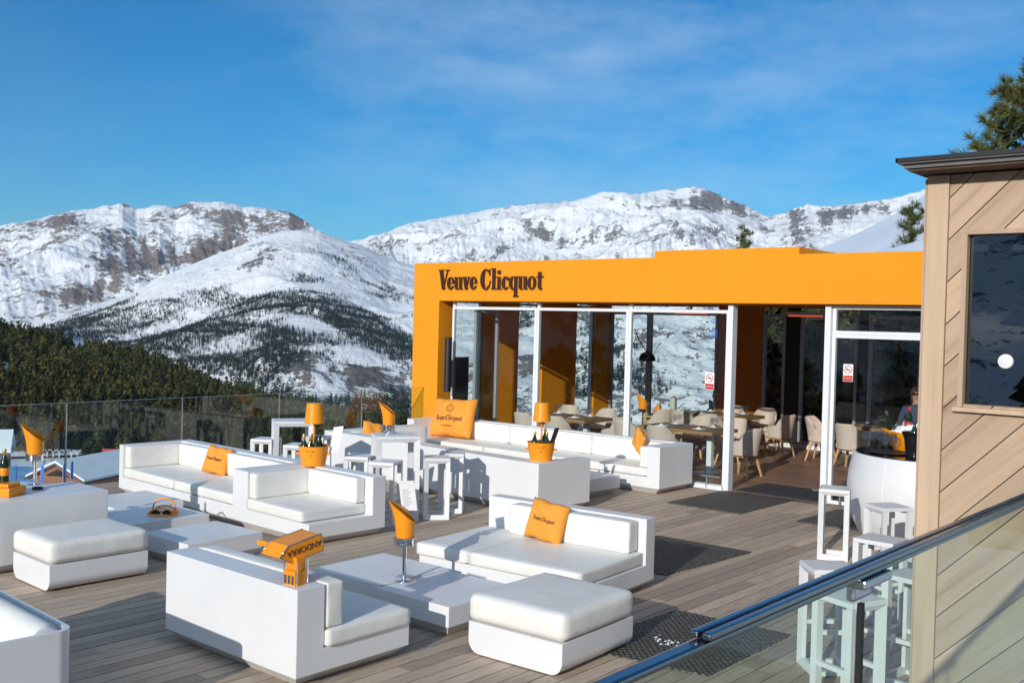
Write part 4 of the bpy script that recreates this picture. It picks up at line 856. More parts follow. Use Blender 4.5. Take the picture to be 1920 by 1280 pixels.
# rear wall
for x0,x1 in ((-14.19,-13.1),(-13.09,-11.3),(-10.2,-9.68),(-9.35,-8.12),(-7.9,-6.85),(-6.7,-5.2),(-5.1,-3.2)): window(x0,x1,20.30,20.38,.10,2.80,.06,'alugrey')
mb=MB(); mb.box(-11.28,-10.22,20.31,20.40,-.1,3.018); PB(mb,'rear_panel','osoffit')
for x0,x1 in ((-9.66,-9.37),(-8.10,-7.92),(-6.83,-6.72),(-3.1,2.2)): mb=MB(); mb.box(x0,x1,20.31,20.38,-.1,3.018); PB(mb,'rear_panel','rubber')
mb=MB(); mb.box(-14.19,2.2,20.22,20.42,.0,.095); PB(mb,'rear_sill','alu')
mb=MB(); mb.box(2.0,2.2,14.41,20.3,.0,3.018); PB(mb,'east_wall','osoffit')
# front glazing
for x0,x1 in ((-13.52,-11.46),(-11.455,-9.51),(-9.505,-7.66)):
    window(x0,x1,14.12,14.18,.02,2.76,.05)
    mb=MB(); mb.box(x0,x0+.06,14.13,14.17,2.762,2.844); PB(mb,'head_post','alu')
for x0,x1 in ((-6.02,-3.9),(-3.89,-1.8)):
    window(x0,x1,14.12,14.18,2.44,2.843,.05); window(x0,x1,14.12,14.18,.02,2.438,.05)
mb=MB(); mb.box(-7.655,-7.57,14.06,14.20,.0,2.844); PB(mb,'door_jamb','alu'); mb=MB(); mb.box(-6.11,-6.025,14.06,14.20,.0,2.844); PB(mb,'door_jamb','alu')
mb=MB(); mb.box(-8.4,-7.66,14.02,14.10,.0,.07); PB(mb,'bottom_track','alu')
for a,b in ((-8.15,-7.7),(-6.2,-5.4)):
    mb=MB(); mb.tube([(a,14.03,.20),(b,14.03,.20)],.018,10); mb.tube([((a+b)/2,14.03,.02),((a+b)/2,14.03,.19)],.014,8); PB(mb,'stop_bar','steel',smooth=True)
# folded leaves standing open inside the door, and slim grey posts
for x,y0,y1 in ((-13.05,14.25,14.9),):
    window(x-.03,x+.03,y0,y1,.03,2.7,.05,'alugrey')
g1,g2=Glyphs().text('Veuve'),Glyphs().text('Clicquot'); tot=g1.w+.32+g2.w; s_=2.53/tot
for g,cx in ((g1,-12.45-2.53/2+g1.w*s_/2),(g2,-12.45+2.53/2-g2.w*s_/2)):
    o=g.obj('sign_word','letter',B,s_,Matrix.Translation((cx,13.948,3.075))@Matrix.Rotation(RAD(90),4,'X')@Matrix.Scale(.90,4,(0,1,0)),.028); o.matrix_parent_inverse=Matrix.Translation((14.41,-13.95,0))
# things hung on the front
mb=MB(); mb.lathe([(.0,0),(.07,0),(.07,1.02),(0,1.02)],20); o=mb.obj('column_speaker','black',bevel=0,smooth=True); o.location=(-13.36,13.86,1.16); props(o,'tall slim dark loudspeaker on the left end of the glass front','speaker')
t=thing('wall_screen','narrow black screen on a bracket right of the loudspeaker','screen',(-13.12,13.8,.9)); MB().box(-.03,.03,-.02,.35,0,.92).obj('screen_panel','blackgloss',t,bevel=.01); MB().box(-.09,-.031,.0,.10,.35,.86).obj('bracket','black',t)
def stick(label,x,z,w,h,cat='sign'): return thing('glass_sticker',label,cat,(x,14.112,z))
def nosmoke(label,x,z,s=1.):
    t=stick(label,x,z,0,0); MB().box(-.075*s,.075*s,.0,.004,-.13*s,.13*s).obj('plate','paper',t)
    MB().box(-.07*s,.07*s,-.002,-.0002,-.125*s,-.04*s).obj('red_field','red',t)
    mb=MB(); n=28
    v=[(r*math.cos(2*PI*k/n),-.001,.045*s+r*math.sin(2*PI*k/n)) for r in (.060*s,.050*s) for k in range(n)]; mb.add(v,[(k,(k+1)%n,n+(k+1)%n,n+k) for k in range(n)])
    a=.052*s; mb.add([(-a*.75,-.0016,.045*s+a*.6),(-a*.6,-.0016,.045*s+a*.75),(a*.75,-.0016,.045*s-a*.6),(a*.6,-.0016,.045*s-a*.75)],[(0,1,2,3)]); mb.obj('red_ring','red',t)
    mb=MB(); mb.box(-.035*s,.03*s,-.0013,-.0007,.038*s,.050*s); mb.obj('cigarette','black',t)
    font_mesh('lettering','PROHIBIT FUMAR',.021*s,'paper',t,Matrix.Translation((0,-.0026,-.088*s))@Matrix.Rotation(RAD(90),4,'X')@Matrix.Scale(.7,4,(1,0,0)),.0006)
nosmoke('small no smoking sticker on the glass left of the door',-7.97,1.66,1.05)
nosmoke('small no smoking sticker on the glass right of the door',-5.77,1.90,.95)
M['bluesign']=plain('blue_sign',(.02,.16,.65),.5)
t=stick('blue free wifi sticker high on the glass left of the door',-7.93,2.5,0,0)
mb=MB()
for r in (.02,.045,.07):
    n=10; v=[(q*math.cos(RAD(45+90*k/n)),0,.03+q*math.sin(RAD(45+90*k/n))) for q in (r,r+.013) for k in range(n+1)]; mb.add(v,[(k,k+1,n+2+k,n+1+k) for k in range(n)])
mb.obj('wifi_symbol','bluesign',t)
font_mesh('lettering','FREE',.075,'bluesign',t,Matrix.Translation((0,-.001,-.10))@Matrix.Rotation(RAD(90),4,'X'),.001)
font_mesh('lettering','WIFI',.075,'bluesign',t,Matrix.Translation((0,-.001,-.17))@Matrix.Rotation(RAD(90),4,'X'),.001)
M['heat']=plain('heater_glow',(.5,.08,.03),.5); 
e=M['heat'].node_tree.nodes['Principled BSDF']; e.inputs['Emission Color'].default_value=(1,.12,.04,1); e.inputs['Emission Strength'].default_value=.8
for x,y,l in ((-9.45,16.,'left glowing red bar heater under the restaurant ceiling'),(-7.75,17.,'right glowing red bar heater under the ceiling, above the doorway')):
    t=thing('bar_heater',l,'heater',(x,y,2.72)); MB().box(-.32,.32,-.05,.05,.02,.08).obj('housing','alugrey',t); MB().box(-.30,.30,-.045,.045,.0,.0195).obj('glow_bar','heat',t)
    MB().box(-.01,.01,-.01,.01,.0805,.30).obj('hanger','alugrey',t)
# ------------------------------------------------------------------ dining furniture
def tub_chair():
    t=bpy.data.objects.new('dining_chair',None); C.objects.link(t); t.empty_display_size=.1
    n=36; rows=7; vs=[];fs=[]; T=[RAD(-122+244*i/n) for i in range(n+1)]
    top=lambda a:.615+.215*max(0,min(1,(math.cos(a)-.15)/.6))**.8*(1 if abs(a)<2 else 1)-.03*max(0,(abs(a)-1.6)/.5)
    for side in (0,1):
        for j in range(rows+1):
            f=j/rows
            for a in T:
                z=.40-.03*(0 if side else 1)+(top(a)-.40)*f; fl=.07*max(0,math.cos(a))*(max(0,z-.4)/.42)**1.3; th=.0 if side==0 else -(.055-.02*f)
                rx=.245+.035*f+th; ry=.225+.02*f+fl+th; x=rx*math.sin(a); y=ry*math.cos(a); 
                if abs(a)>PI/2: y*=1.25
                vs.append((x,y,z))
    N=n+1; b=(rows+1)*N
    for j in range(rows):
        for i in range(n): fs.append((j*N+i,j*N+i+1,(j+1)*N+i+1,(j+1)*N+i)); fs.append((b+j*N+i+1,b+j*N+i,b+(j+1)*N+i,b+(j+1)*N+i+1))
    for i in range(n): fs.append((rows*N+i,rows*N+i+1,b+rows*N+i+1,b+rows*N+i)); fs.append((i+1,i,b+i,b+i+1))
    for j in range(rows): fs.append((j*N,(j+1)*N,b+(j+1)*N,b+j*N)); fs.append((j*N+n,b+j*N+n,b+(j+1)*N+n,(j+1)*N+n))
    mb=MB(); mb.add(vs,fs); mb.obj('backrest_shell','beige',t,smooth=True)
    cushion('seat',-.215,.215,-.23,.17,.365,.475,'beige',t,r=.045,puff=.012,n=7)
    MB().box(-.17,.17,-.17,.13,.335,.364).obj('seat_base','beech',t)
    for sx_ in (-1,1):
        for sy_ in (-1,1):
            a=Vector((sx_*.15,sy_*.14-.02,.36)); c=Vector((sx_*.235,sy_*.22-.02,0)); mb=MB(); d=(c-a); w0,w1=.022,.013; vs=[]
            for p,w_ in ((a,w0),(c,w1)): vs+=[(p.x-w_,p.y-w_,p.z),(p.x+w_,p.y-w_,p.z),(p.x+w_,p.y+w_,p.z),(p.x-w_,p.y+w_,p.z)]
            mb.add(vs,[(0,1,2,3),(7,6,5,4),(0,4,5,1),(1,5,6,2),(2,6,7,3),(3,7,4,0)]); mb.obj('leg','beech',t)
    return t
ch0=tub_chair(); usedc=[0]
def chair(x,y,deg,label):
    # deg: direction the chair faces, 0 = +x
    rz=RAD(deg+90); g='beige tub dining chairs in the restaurant'
    if not usedc[0]: o=ch0; usedc[0]=1; o.location=(x,y,.012); o.rotation_euler=(0,0,rz); return props(o,label,'chair',g)
    return copytree(ch0,None,(x,y,.012),rz,label,g)
def dining_table(label,x0,x1,y0,y1,z=.745):
    t=thing('dining_table',label,'table',((x0+x1)/2,(y0+y1)/2,.012),0,'dining tables with thick wooden tops'); L,D=(x1-x0)/2,(y1-y0)/2; z-=.012
    MB().box(-L,L,-D,D,z-.06,z).obj('table_top','tablewood',t,bevel=.004,rnd=False)
    for s in (-1,1):
        mb=MB(); mb.box(s*(L-.28)-.045,s*(L-.28)+.045,-.045,.045,.012,z-.061); mb.box(s*(L-.28)-.04,s*(L-.28)+.04,-D+.1,D-.1,z-.075,z-.0615); mb.obj('leg','alu',t); MB().box(s*(L-.28)-.20,s*(L-.28)+.20,-.25,.25,.0,.0115).obj('foot_plate','alu',t)
    return t
dining_table('wooden dining table just left of the doorway',-9.95,-8.48,15.15,16.05)
dining_table('wooden dining table at the back behind the door jamb',-10.95,-9.45,18.15,19.0)
dining_table('wooden dining table behind the left glass front, right of the far lamp shade',-12.5,-11.0,15.0,15.9)
dining_table('wooden dining table at the right behind the round bar',-7.55,-6.1,18.35,19.2)
chair(-8.12,15.62,178,'beige chair at the right end of the doorway table, sunlit beside the door jamb')
chair(-8.95,18.65,178,'beige chair at the right end of the back table, seen whole through the doorway')
chair(-8.15,18.72,5,'beige chair left of the right table, partly behind the right door jamb')
chair(-7.25,17.95,80,'beige chair with its back to the viewer in front of the right table')
chair(-10.0,14.98,85,'beige chair at the near left side of the doorway table, back to the viewer')
chair(-9.2,14.78,92,'beige chair at the near side of the doorway table, just above the right sofa arm')
chair(-9.55,16.55,-92,'beige chair at the far side of the doorway table')
chair(-8.95,16.75,-85,'beige chair at the far right of the doorway table, behind the jamb')
chair(-9.85,17.6,95,'beige chair at the near side of the back table, behind the door jamb')
chair(-10.55,17.75,88,'beige chair at the near left side of the back table')
chair(-10.5,19.5,-90,'beige chair behind the back table on its left')
chair(-9.75,19.5,-88,'beige chair behind the back table on its right')
chair(-10.62,15.45,180,'pale chair at the right end of the left table, seen through the glass')
chair(-12.05,14.7,88,'pale chair before the left table, mostly hidden by the window sofa back')
chair(-11.3,14.66,95,'pale chair right of the far lamp stem before the left table')
chair(-12.5,16.4,-80,'pale chair at the far left of the left table')
chair(-11.6,16.4,-95,'pale chair at the far side of the left table')
chair(-11.05,17.6,160,'pale chair behind the left table near the middle post')
chair(-6.9,19.75,-90,'pale chair behind the right table, close to the bottles')
# lounge armchair with wooden arms
t=thing('armchair','light wood armchair with rounded grey green back, standing at the back window','armchair',(-11.75,18.75,.012),RAD(-60))
cushion('seat',-.28,.28,-.30,.25,.30,.42,'beige2',t,r=.05)
cushion('backrest',-.27,.27,.20,.33,.36,.98,'beige2',t,r=.06,n=8); bk=t.children[-1]; bk.rotation_euler=(RAD(-12),0,0)
for s in (-1,1):
    MB().box(s*.33-.03,s*.33+.03,-.36,.28,.55,.58).obj('armrest','beech',t,bevel=.006)
    for yy in (-.32,.22): mb=MB(); mb.tube([(s*.33,yy*1.05,0),(s*.33,yy,.55)],.016,8,.020); mb.obj('leg','beech',t,smooth=True)
pillow('orange cushion on the wooden armchair inside',(-11.82,18.62,.44),.40,.40,.12,RAD(-60),RAD(15),0,seed=8)
# arc lamp
t=thing('arc_lamp','black arc lamp with dome shade hanging inside the glass front','lamp',(-11.62,17.62,0))
mb=MB(); mb.tube([(-.35,.25,.03),(-.38,.22,1.6),(-.36,.20,2.1),(-.25,.12,2.38),(-.1,.03,2.40),(0,0,2.22),(.28,-.1,1.95)],.010,8); mb.obj('arc_pole','black',t,smooth=True)
mb=MB(); mb.lathe([(.17,1.78),(.165,1.84),(.13,1.91),(.07,1.955),(0,1.97)],28,cx=.30,cy=-.11,cap=False); mb.obj('dome_shade','black',t,smooth=True)
MB().lathe([(0,0.012),(.16,.012),(.16,.04),(0,.042)],24,cx=-.35,cy=.25,cap=False).obj('base','black',t,smooth=True)
torch('orange torch lamp inside the restaurant before the snowy mountain view',-11.9,18.3,.012,.66,1.1,RAD(40))
# table settings
pl0=None
def plate(x,y,z,label):
    global pl0
    if pl0 is None:
        pl0=thing('plate',label,'plate',(x,y,z),0,'place settings'); MB().lathe([(0,0),(.07,0),(.125,.014),(.122,.018),(.07,.006),(0,.006)],24,cap=False).obj('dish','ceramic',pl0,smooth=True)
        mb=MB(); mb.add([(-.06,-.04,.012),(.06,-.05,.012),(.05,.05,.012),(-.05,.05,.012),(0,.0,.055),(.0,.04,.04)],[(0,1,4),(1,2,5,4),(2,3,5),(3,0,4,5)]); mb.obj('folded_napkin','paper',pl0)
    else: copytree(pl0,None,(x,y,z),random.random()*3,label)
gl0=None
def wineglass(x,y,z,label,s=1.,group='clear wine glasses'):
    global gl0
    if gl0 is None:
        gl0=thing('wine_glass',label,'glass',(x,y,z),0,group); MB().lathe([(0,0),(.034,.0),(.034,.003),(.005,.009),(.0035,.085),(.014,.10),(.036,.13),(.040,.16),(.031,.205),(.0295,.205),(.038,.16),(.034,.131),(.010,.104),(0,.102)],20,cap=False).obj('bowl_and_stem','gllow',gl0,smooth=True); o=gl0
    else: o=copytree(gl0,None,(x,y,z),0,label,group)
    o.scale=(s,s,s); return o
TB=[('doorway',-9.95,-8.48,15.15,16.05),('back',-10.95,-9.45,18.15,19.0),('left',-12.5,-11.0,15.0,15.9),('right',-7.55,-6.1,18.35,19.2)]
for nm,x0,x1,y0,y1 in TB:
    for i,fx in enumerate((.25,.75)):
        for j,fy in enumerate((.22,.78)):
            wh=('near' if j==0 else 'far')+' '+('left' if i==0 else 'right')
            plate(x0+(x1-x0)*fx,y0+(y1-y0)*fy,.746,'white plate with folded napkin at the %s seat of the %s table'%(wh,nm))
            wineglass(x0+(x1-x0)*fx+.16,y0+(y1-y0)*(.5+(fy-.5)*.3),.746,'wine glass at the %s seat of the %s dining table'%(wh,nm))
# ------------------------------------------------------------------ round bar
t=thing('bar_counter','white barrel shaped bar with black top beside the wooden kiosk','bar',(-4.08,12.46,0))
pf=[(0,.0),(.70,0),(.78,.12),(.86,.30),(.905,.50),(.915,.66),(.90,.82),(.865,.98),(.85,1.045),(.835,1.055),(.825,1.045),(0,1.045)]
MB().lathe(pf,72,cap=False).obj('barrel','white',t,smooth=True)
MB().lathe([(0,1.046),(.82,1.046),(.82,1.062),(0,1.062)],60).obj('bar_top','blackgloss',t)
mb=MB(); a0=RAD(-104)
for dz in (0,): mb.tube([( (r+.002)*math.cos(a0),(r+.002)*math.sin(a0),z) for r,z in pf[1:9]],.008,6)
mb.obj('seam_rib','white',t,smooth=True)
Z=1.063
t=thing('ice_tub','orange boat shaped tub heaped with ice and bottles','ice tub',(-4.30,12.72,Z),RAD(40))
MB().lathe([(0,0),(.26,0),(.36,.10),(.42,.20),(.415,.205),(.35,.105),(.25,.012),(0,.012)],40,cap=False,fn=lambda p,a:(p[0]*1.05,p[1]*.62,p[2]+.05*(p[2]/.2)*math.cos(a)**2)).obj('tub','orange',t,smooth=True)
mb=MB(); rnd=random.Random(6)
for k in range(150):
    a=rnd.random()*6.28; r=rnd.random()**.5*.33; x,y=r*1.05*math.cos(a),r*.62*math.sin(a); z=.20+.11*(1-r/.33)+rnd.random()*.02; s=rnd.uniform(.015,.028); R3=Matrix.Rotation(rnd.random()*3,4,Vector((rnd.random(),rnd.random(),1)).normalized())
    q=[R3@Vector((i,j,k2))*s+Vector((x,y,z)) for i in(-1,1) for j in(-1,1) for k2 in(-1,1)]; mb.add(q,[(0,1,3,2),(4,6,7,5),(0,4,5,1),(2,3,7,6),(0,2,6,4),(1,5,7,3)])
mb.obj('ice_heap','ice',t)
bottle('dark bottle with red neck standing in the ice tub',-4.42,12.70,Z+.21,1.05,(RAD(4),RAD(-6)),'bottles in the ice tub',foilm='pinkred',lab='pinkred')
bottle('gold necked orange bottle leaning right in the ice tub',-4.16,12.80,Z+.20,1.05,(RAD(18),RAD(28)),'bottles in the ice tub',foilm='gold')
bottle('clear topped bottle leaning left in the ice tub',-4.55,12.52,Z+.21,.95,(RAD(-16),RAD(-20)),'bottles in the ice tub',foilm='steel',lab=None)
bottle('dark bottle at the back of the ice tub',-4.28,12.9,Z+.21,.95,(RAD(-6),RAD(6)),'bottles in the ice tub',foilm='jacket',lab=None)
t=thing('champagne_bucket','glossy black ice bucket with a bottle neck showing, on the front of the bar','ice bucket',(-4.10,12.02,Z))
MB().lathe([(0,0),(.095,0),(.115,.20),(.145,.275),(.150,.285),(.138,.28),(.108,.20),(.09,.01),(0,.01)],36,cap=False).obj('bucket','blackgloss',t,smooth=True)
MB().lathe([(0,.255),(.13,.245),(.134,.25),(0,.275)],20).obj('ice_fill','ice',t)
bottle('black topped bottle standing in the black bucket',-4.11,12.03,Z+.10,1.05,(0,0),'bottles in the black bucket',foilm='black',lab=None)
t=thing('serving_tray','round dark tray under the glasses on the bar','tray',(-4.42,12.10,Z)); MB().lathe([(0,0),(.20,0),(.22,.016),(.215,.018),(.195,.005),(0,.005)],36,cap=False).obj('dish','black',t,smooth=True)
rnd=random.Random(12); gp=[(-4.74+.085*(k%4)+.03*(k//4%2),12.22+.10*(k//4),k) for k in range(14)]
for x,y,k in gp: wineglass(x,y,Z,'one of the empty wine glasses crowded on the left of the bar top',1.05+.1*rnd.random(),'empty glasses crowded on the bar')
wineglass(-4.345,11.79,Z,'round bowled wine glass at the bar front edge, left of the blue tinted one',1.12)
wineglass(-4.21,11.76,Z,'blue tinted wine glass at the bar front edge before the black bucket',1.12)
# ------------------------------------------------------------------ person behind the bar
def skin_person(name,label,loc,rz,joints,edges,mats,root=0,sub=2,scale=1.):
    me=bpy.data.meshes.new(name); me.from_pydata([j[0] for j in joints],[],[]) if False else me.from_pydata([tuple(Vector(j[0])*scale) for j in joints],edges,[])
    o=bpy.data.objects.new(name,me); C.objects.link(o); m=o.modifiers.new('skin','SKIN'); m.use_smooth_shade=True
    for i,j in enumerate(joints): me.skin_vertices[0].data[i].radius=(j[1]*scale,j[2]*scale)
    me.skin_vertices[0].data[root].use_root=True
    s=o.modifiers.new('sub','SUBSURF'); s.levels=sub; s.render_levels=sub
    dg=bpy.context.evaluated_depsgraph_get(); dg.update(); m2=bpy.data.meshes.new_from_object(o.evaluated_get(dg)); m2.name=name
    bpy.data.objects.remove(o); m2.materials.clear()
    for x in mats: m2.materials.append(M[x])
    o=bpy.data.objects.new(name,m2); C.objects.link(o); o.location=loc; o.rotation_euler=(0,0,rz); m2.shade_smooth(); return props(o,label,'person')
def body(scale,arm=((.20,.0,1.38),(.25,.02,1.10),(.22,-.18,.98)),stance=.09,lean=0.):
    J=[((0,0,.95),.14,.11),((0,0,1.12),.12,.09),((0,-.005,1.32),.155,.10),((0,0,1.42),.07,.06),((0,-.01,1.50),.05,.05),((0,-.02,1.57),.072,.085),((0,-.02,1.66),.07,.085)]
    E=[(0,1),(1,2),(2,3),(3,4),(4,5),(5,6)]
    for s in (-1,1):
        b=len(J); J+=[((s*arm[0][0]*.85,0,arm[0][2]),.055,.055),((s*arm[1][0],arm[1][1],arm[1][2]),.042,.042),((s*arm[2][0],arm[2][1],arm[2][2]),.03,.03)]; E+=[(2,b),(b,b+1),(b+1,b+2)]
        h=b+2
        for k in range(5):   # five separate fingers, the thumb from the side of the palm
            d=Vector((s*(.028*(k-1.5) if k<4 else -.045),-.035 if k<4 else -.01,-.035 if k<4 else -.02)); p=Vector(J[h][0]); q0=p+d*.9; q1=p+d*1.7+Vector((0,-.02,-.02))
            b2=len(J); J+=[(tuple(q0),.010,.010),(tuple(q1),.008,.008)]; E+=[(h,b2),(b2,b2+1)]
        b=len(J); J+=[((s*stance,0,.85),.085,.085),((s*stance*1.1,-.02,.47),.055,.055),((s*stance*1.15,.02,.08),.04,.045),((s*stance*1.2,-.14,.035),.04,.03)]; E+=[(0,b),(b,b+1),(b+1,b+2),(b+2,b+3)]
    return J,E
J,E_=body(1.); 
p=skin_person('person','person in dark top and sunglasses standing behind the bar, half hidden by the kiosk',(-5.42,15.9,.0),RAD(15),J,E_,['skin','jacket'],scale=.965)
for f in p.data.polygons:
    c=f.center; f.material_index=0 if (c.z>1.40 or (c.z<1.0 and abs(c.x)>.17 and c.z>.8)) else 1
def headpart(name,m,prof,fn=None,s=1.):
    o=MB().lathe(prof,24,cap=False,fn=fn).obj(name,m,p,smooth=True); return o
headpart('hair','hair',[(.0,1.735),(.05,1.728),(.088,1.69),(.100,1.63),(.098,1.56),(.085,1.48),(.06,1.44)],lambda q,a:(q[0]*.92,max(q[1],-.055 if q[2]<1.66 else -1)*1.0+.012,q[2]*.965))
mb=MB()
for s in (-1,1): mb.box(s*.033-.026,s*.033+.026,-.118,-.108,1.545,1.582)
mb.box(-.012,.012,-.116,-.110,1.568,1.576); mb.obj('sunglasses','blackgloss',p,bevel=.004)
mb=MB(); mb.add([(-.012,-.10,1.535),(.012,-.10,1.535),(0,-.128,1.532),(0,-.105,1.575)],[(0,1,2),(0,2,3),(1,3,2)]); mb.obj('nose','skin',p)
mb=MB(); mb.box(-.022,.022,-.108,-.100,1.505,1.513); mb.obj('mouth','pinkred',p,bevel=.002)
# ------------------------------------------------------------------ wooden kiosk
K=thing('kiosk','pale wooden kiosk with diagonal boards, dark window and flat overhanging roof at the right edge','kiosk',(-2.32,6.9,0))
KI=Matrix.Translation((2.32,-6.9,0))
def PK(mb,name,m,**k): o=mb.obj(name,m,K,**k); o.matrix_parent_inverse=KI; return o
mb=MB(); mb.box(-2.30,-.97,6.93,9.6,0,2.05); mb.box(-2.30,-2.06,6.93,9.6,2.05,3.5); mb.box(-1.12,-.97,6.93,9.6,2.05,3.5); mb.box(-2.06,-1.12,6.93,9.6,3.14,3.5); mb.box(-2.06,-1.12,9.4,9.6,2.05,3.14); PK(mb,'wall_core','bark')
mb=MB(); mb.box(-2.32,-2.185,6.885,6.928,.0,3.52); PK(mb,'corner_board','siding',rnd=True,bevel=0); mb=MB(); mb.box(-2.335,-2.322,6.885,9.6,0,3.5); PK(mb,'side_boards','siding',rnd=True)
def clip(poly,a,b,c):
    out=[]
    for i in range(len(poly)):
        p,q=poly[i],poly[(i+1)%len(poly)]; dp,dq=a*p[0]+b*p[1]+c,a*q[0]+b*q[1]+c
        if dp>=0: out.append(p)
        if dp*dq<0: k=dp/(dp-dq); out.append((p[0]+(q[0]-p[0])*k,p[1]+(q[1]-p[1])*k))
    return out
mb=MB(); W=.193; rnd=random.Random(8)
for k in range(-14,46):
    c0=k*W*1.414; r=rnd.random(); split=rnd.random()<.45
    for (u0,u1,gp) in ((c0+.010,c0+W*1.414-.0,0),):
        for (X0,X1,Z0,Z1) in ((-2.181,-2.065,0.,3.52),(-2.065,-1.12,0.,2.045),(-2.065,-1.12,3.145,3.52),(-1.12,-.96,0.,3.52)):
            pl=[(X0,Z0),(X1,Z0),(X1,Z1),(X0,Z1)]     # board runs up to the right: z - x between bounds
            pl=clip(pl,-1,1,-(u0-1.)); pl=clip(pl,1,-1,(u1-1.)) if len(pl)>2 else pl
            if len(pl)>2:
                n=len(pl); mb.add([(x,6.902,z) for x,z in pl]+[(x,6.928,z) for x,z in pl],[tuple(range(n)),tuple(range(n,2*n))[::-1]]+[(i,n+i,n+(i+1)%n,(i+1)%n) for i in range(n)],r)
o=PK(mb,'diagonal_boards','siding_diagonal',rnd=True)
mb=MB(); mb.box(-2.085,-2.055,6.87,6.93,2.03,3.16); mb.box(-1.13,-1.10,6.87,6.93,2.03,3.16); mb.box(-2.055,-1.13,6.87,6.93,3.13,3.16); mb.box(-2.11,-1.08,6.855,6.935,2.0,2.028)
wf=PK(mb,'window','siding',rnd=True); p_=MB(); p_.box(-2.055,-1.13,6.94,6.95,2.03,3.13); p_.obj('pane','glkiosk',wf); p_=MB(); p_.box(-2.05,-1.14,6.97,7.0,3.03,3.07); p_.obj('roller_bar','plinth',wf)
mb=MB(); mb.lathe([(0,0),(.047,0),(.044,.012),(.02,.018),(0,.018)],32); o=mb.obj('round_vent','ceramic',smooth=True); o.rotation_euler=(RAD(90),0,0); o.location=(-1.82,6.938,2.33); props(o,'white round disc on the kiosk window pane','disc')
mb=MB(); mb.box(-2.43,-.75,6.64,9.9,3.575,3.60); mb.box(-2.40,-.8,6.67,9.9,3.548,3.5745); PK(mb,'roof','stone'); mb=MB(); mb.box(-2.44,-.74,6.628,6.64,3.585,3.612); mb.box(-2.442,-2.43,6.628,9.9,3.585,3.612); PK(mb,'roof_edge','black')
mb=MB(); mb.box(-2.38,-.83,6.69,9.85,3.532,3.547); PK(mb,'soffit','bark')
# ------------------------------------------------------------------ near pines
def near_pine(label,x,y,z,H,R,seed,nb=26,nlen=.11,cones=0,needles_=46,t0=.12,name='pine_tree'):
    rnd=random.Random(seed); t=thing(name,label,'pine tree',(x,y,z))
    mt=MB(); mt.tube([(0,0,0),(.02*H*.1,0,H*.4),(0,.01,H*.75),(0,0,H*.97)],R*.11,10,.015); tips=[]
    for k in range(nb):
        f=t0+(1-t0)*(k+rnd.random()*.6)/nb; a=k*2.4+rnd.gauss(0,.3); L=R*(1-f)**.75*rnd.uniform(.75,1.15)+.06; up=.25+.55*f
        P0=Vector((0,0,H*f*.97)); d=Vector((math.cos(a),math.sin(a),up*.5)); P1=P0+d*L*.5; P2=P0+d*L+Vector((0,0,L*.28)); mt.tube([P0,P1,P2],.018*(1-f)+.008,5,.005); tips+= [(P2,(P2-P1).normalized()),(P1,(P1-P0).normalized())]
        for s in range(4):
            b=a+rnd.uniform(-1,1)*1.0; q=P0+d*L*rnd.uniform(.35,.9); e=Vector((math.cos(b),math.sin(b),rnd.uniform(.3,.9)))*L*rnd.uniform(.2,.42); mt.tube([q,q+e],.007,4,.004); tips.append((q+e,e.normalized()))
    tips.append((Vector((0,0,H*.97)),Vector((0,0,1)))); mt.obj('trunk','bark',t,smooth=True)
    mc=MB()
    for P,d in tips:
        for seg in range(3):
            c=P-d*nlen*.9*seg; r=rnd.random()
            for q in range(needles_//3):
                v=(d*rnd.uniform(.5,1.1)+Vector((rnd.gauss(0,.55),rnd.gauss(0,.55),rnd.gauss(0,.55)+.12))).normalized()*nlen*rnd.uniform(.7,1.15); w_=v.cross(Vector((rnd.random(),rnd.random(),rnd.random()))).normalized()*nlen*.045
                mc.add([c-w_,c+w_,c+v],[(0,1,2)],min(1,max(0,r*.5+rnd.random()*.5)))
    mc.obj('crown','needlenear',t,rnd=True)
    if cones:
        for k in range(cones):
            P,d=tips[rnd.randrange(len(tips))]; mm=MB()
            for j in range(26):
                a=j*2.4; h=j/26*.07; rr=.024*math.sin(PI*(.15+.8*j/26)); c=P+Vector((rr*math.cos(a),rr*math.sin(a),h-.05)); mm.add([c,c+Vector((-math.sin(a)*.012,math.cos(a)*.012,.010)),c+Vector((math.cos(a)*.016,math.sin(a)*.016,.004)),c+Vector((math.sin(a)*.012,-math.cos(a)*.012,.010))],[(0,1,2),(0,2,3)])
            mm.obj('pine_cone','cone_b',t)
    return t
near_pine('large pine with brown cones rising behind the kiosk roof at the right edge',-2.86,12.2,-.6,6.26,2.3,3,nb=74,nlen=.13,cones=26,needles_=170,t0=.60)
near_pine('small pine on the snow above the orange roof beside the kiosk',-15.3,43.6,.2,7.9,1.9,5,nb=30,nlen=.34,needles_=45)
near_pine('thin pine top poking above the middle of the orange roof',-18.8,35.6,-.5,7.1,.75,6,nb=26,nlen=.26,needles_=36,t0=.3)
near_pine('tiny pine tip just right of the thin pine above the roof',-18.0,36.3,-.5,6.2,.5,7,nb=14,nlen=.22,needles_=30,t0=.3)
rnd=random.Random(21)
wood=[(-12.2,23.8,3.6),(-10.9,24.6,4.2),(-10.1,22.9,3.2),(-9.0,24.4,4.3),(-8.1,22.8,3.5),(-7.2,24.2,4.2),(-6.2,23.0,3.6),(-5.0,24.0,4.0),(-13.2,27.0,4.4),(-11.5,27.5,4.7),(-9.4,27.2,4.9),(-6.8,27.0,4.9)]
wm=[tri_mesh('garden_pine',*conifer(60+k,12,6,R=.30,clumps=420,lo=.0)) for k in range(3)]
for m_ in wm: m_.materials.append(M['needle'])
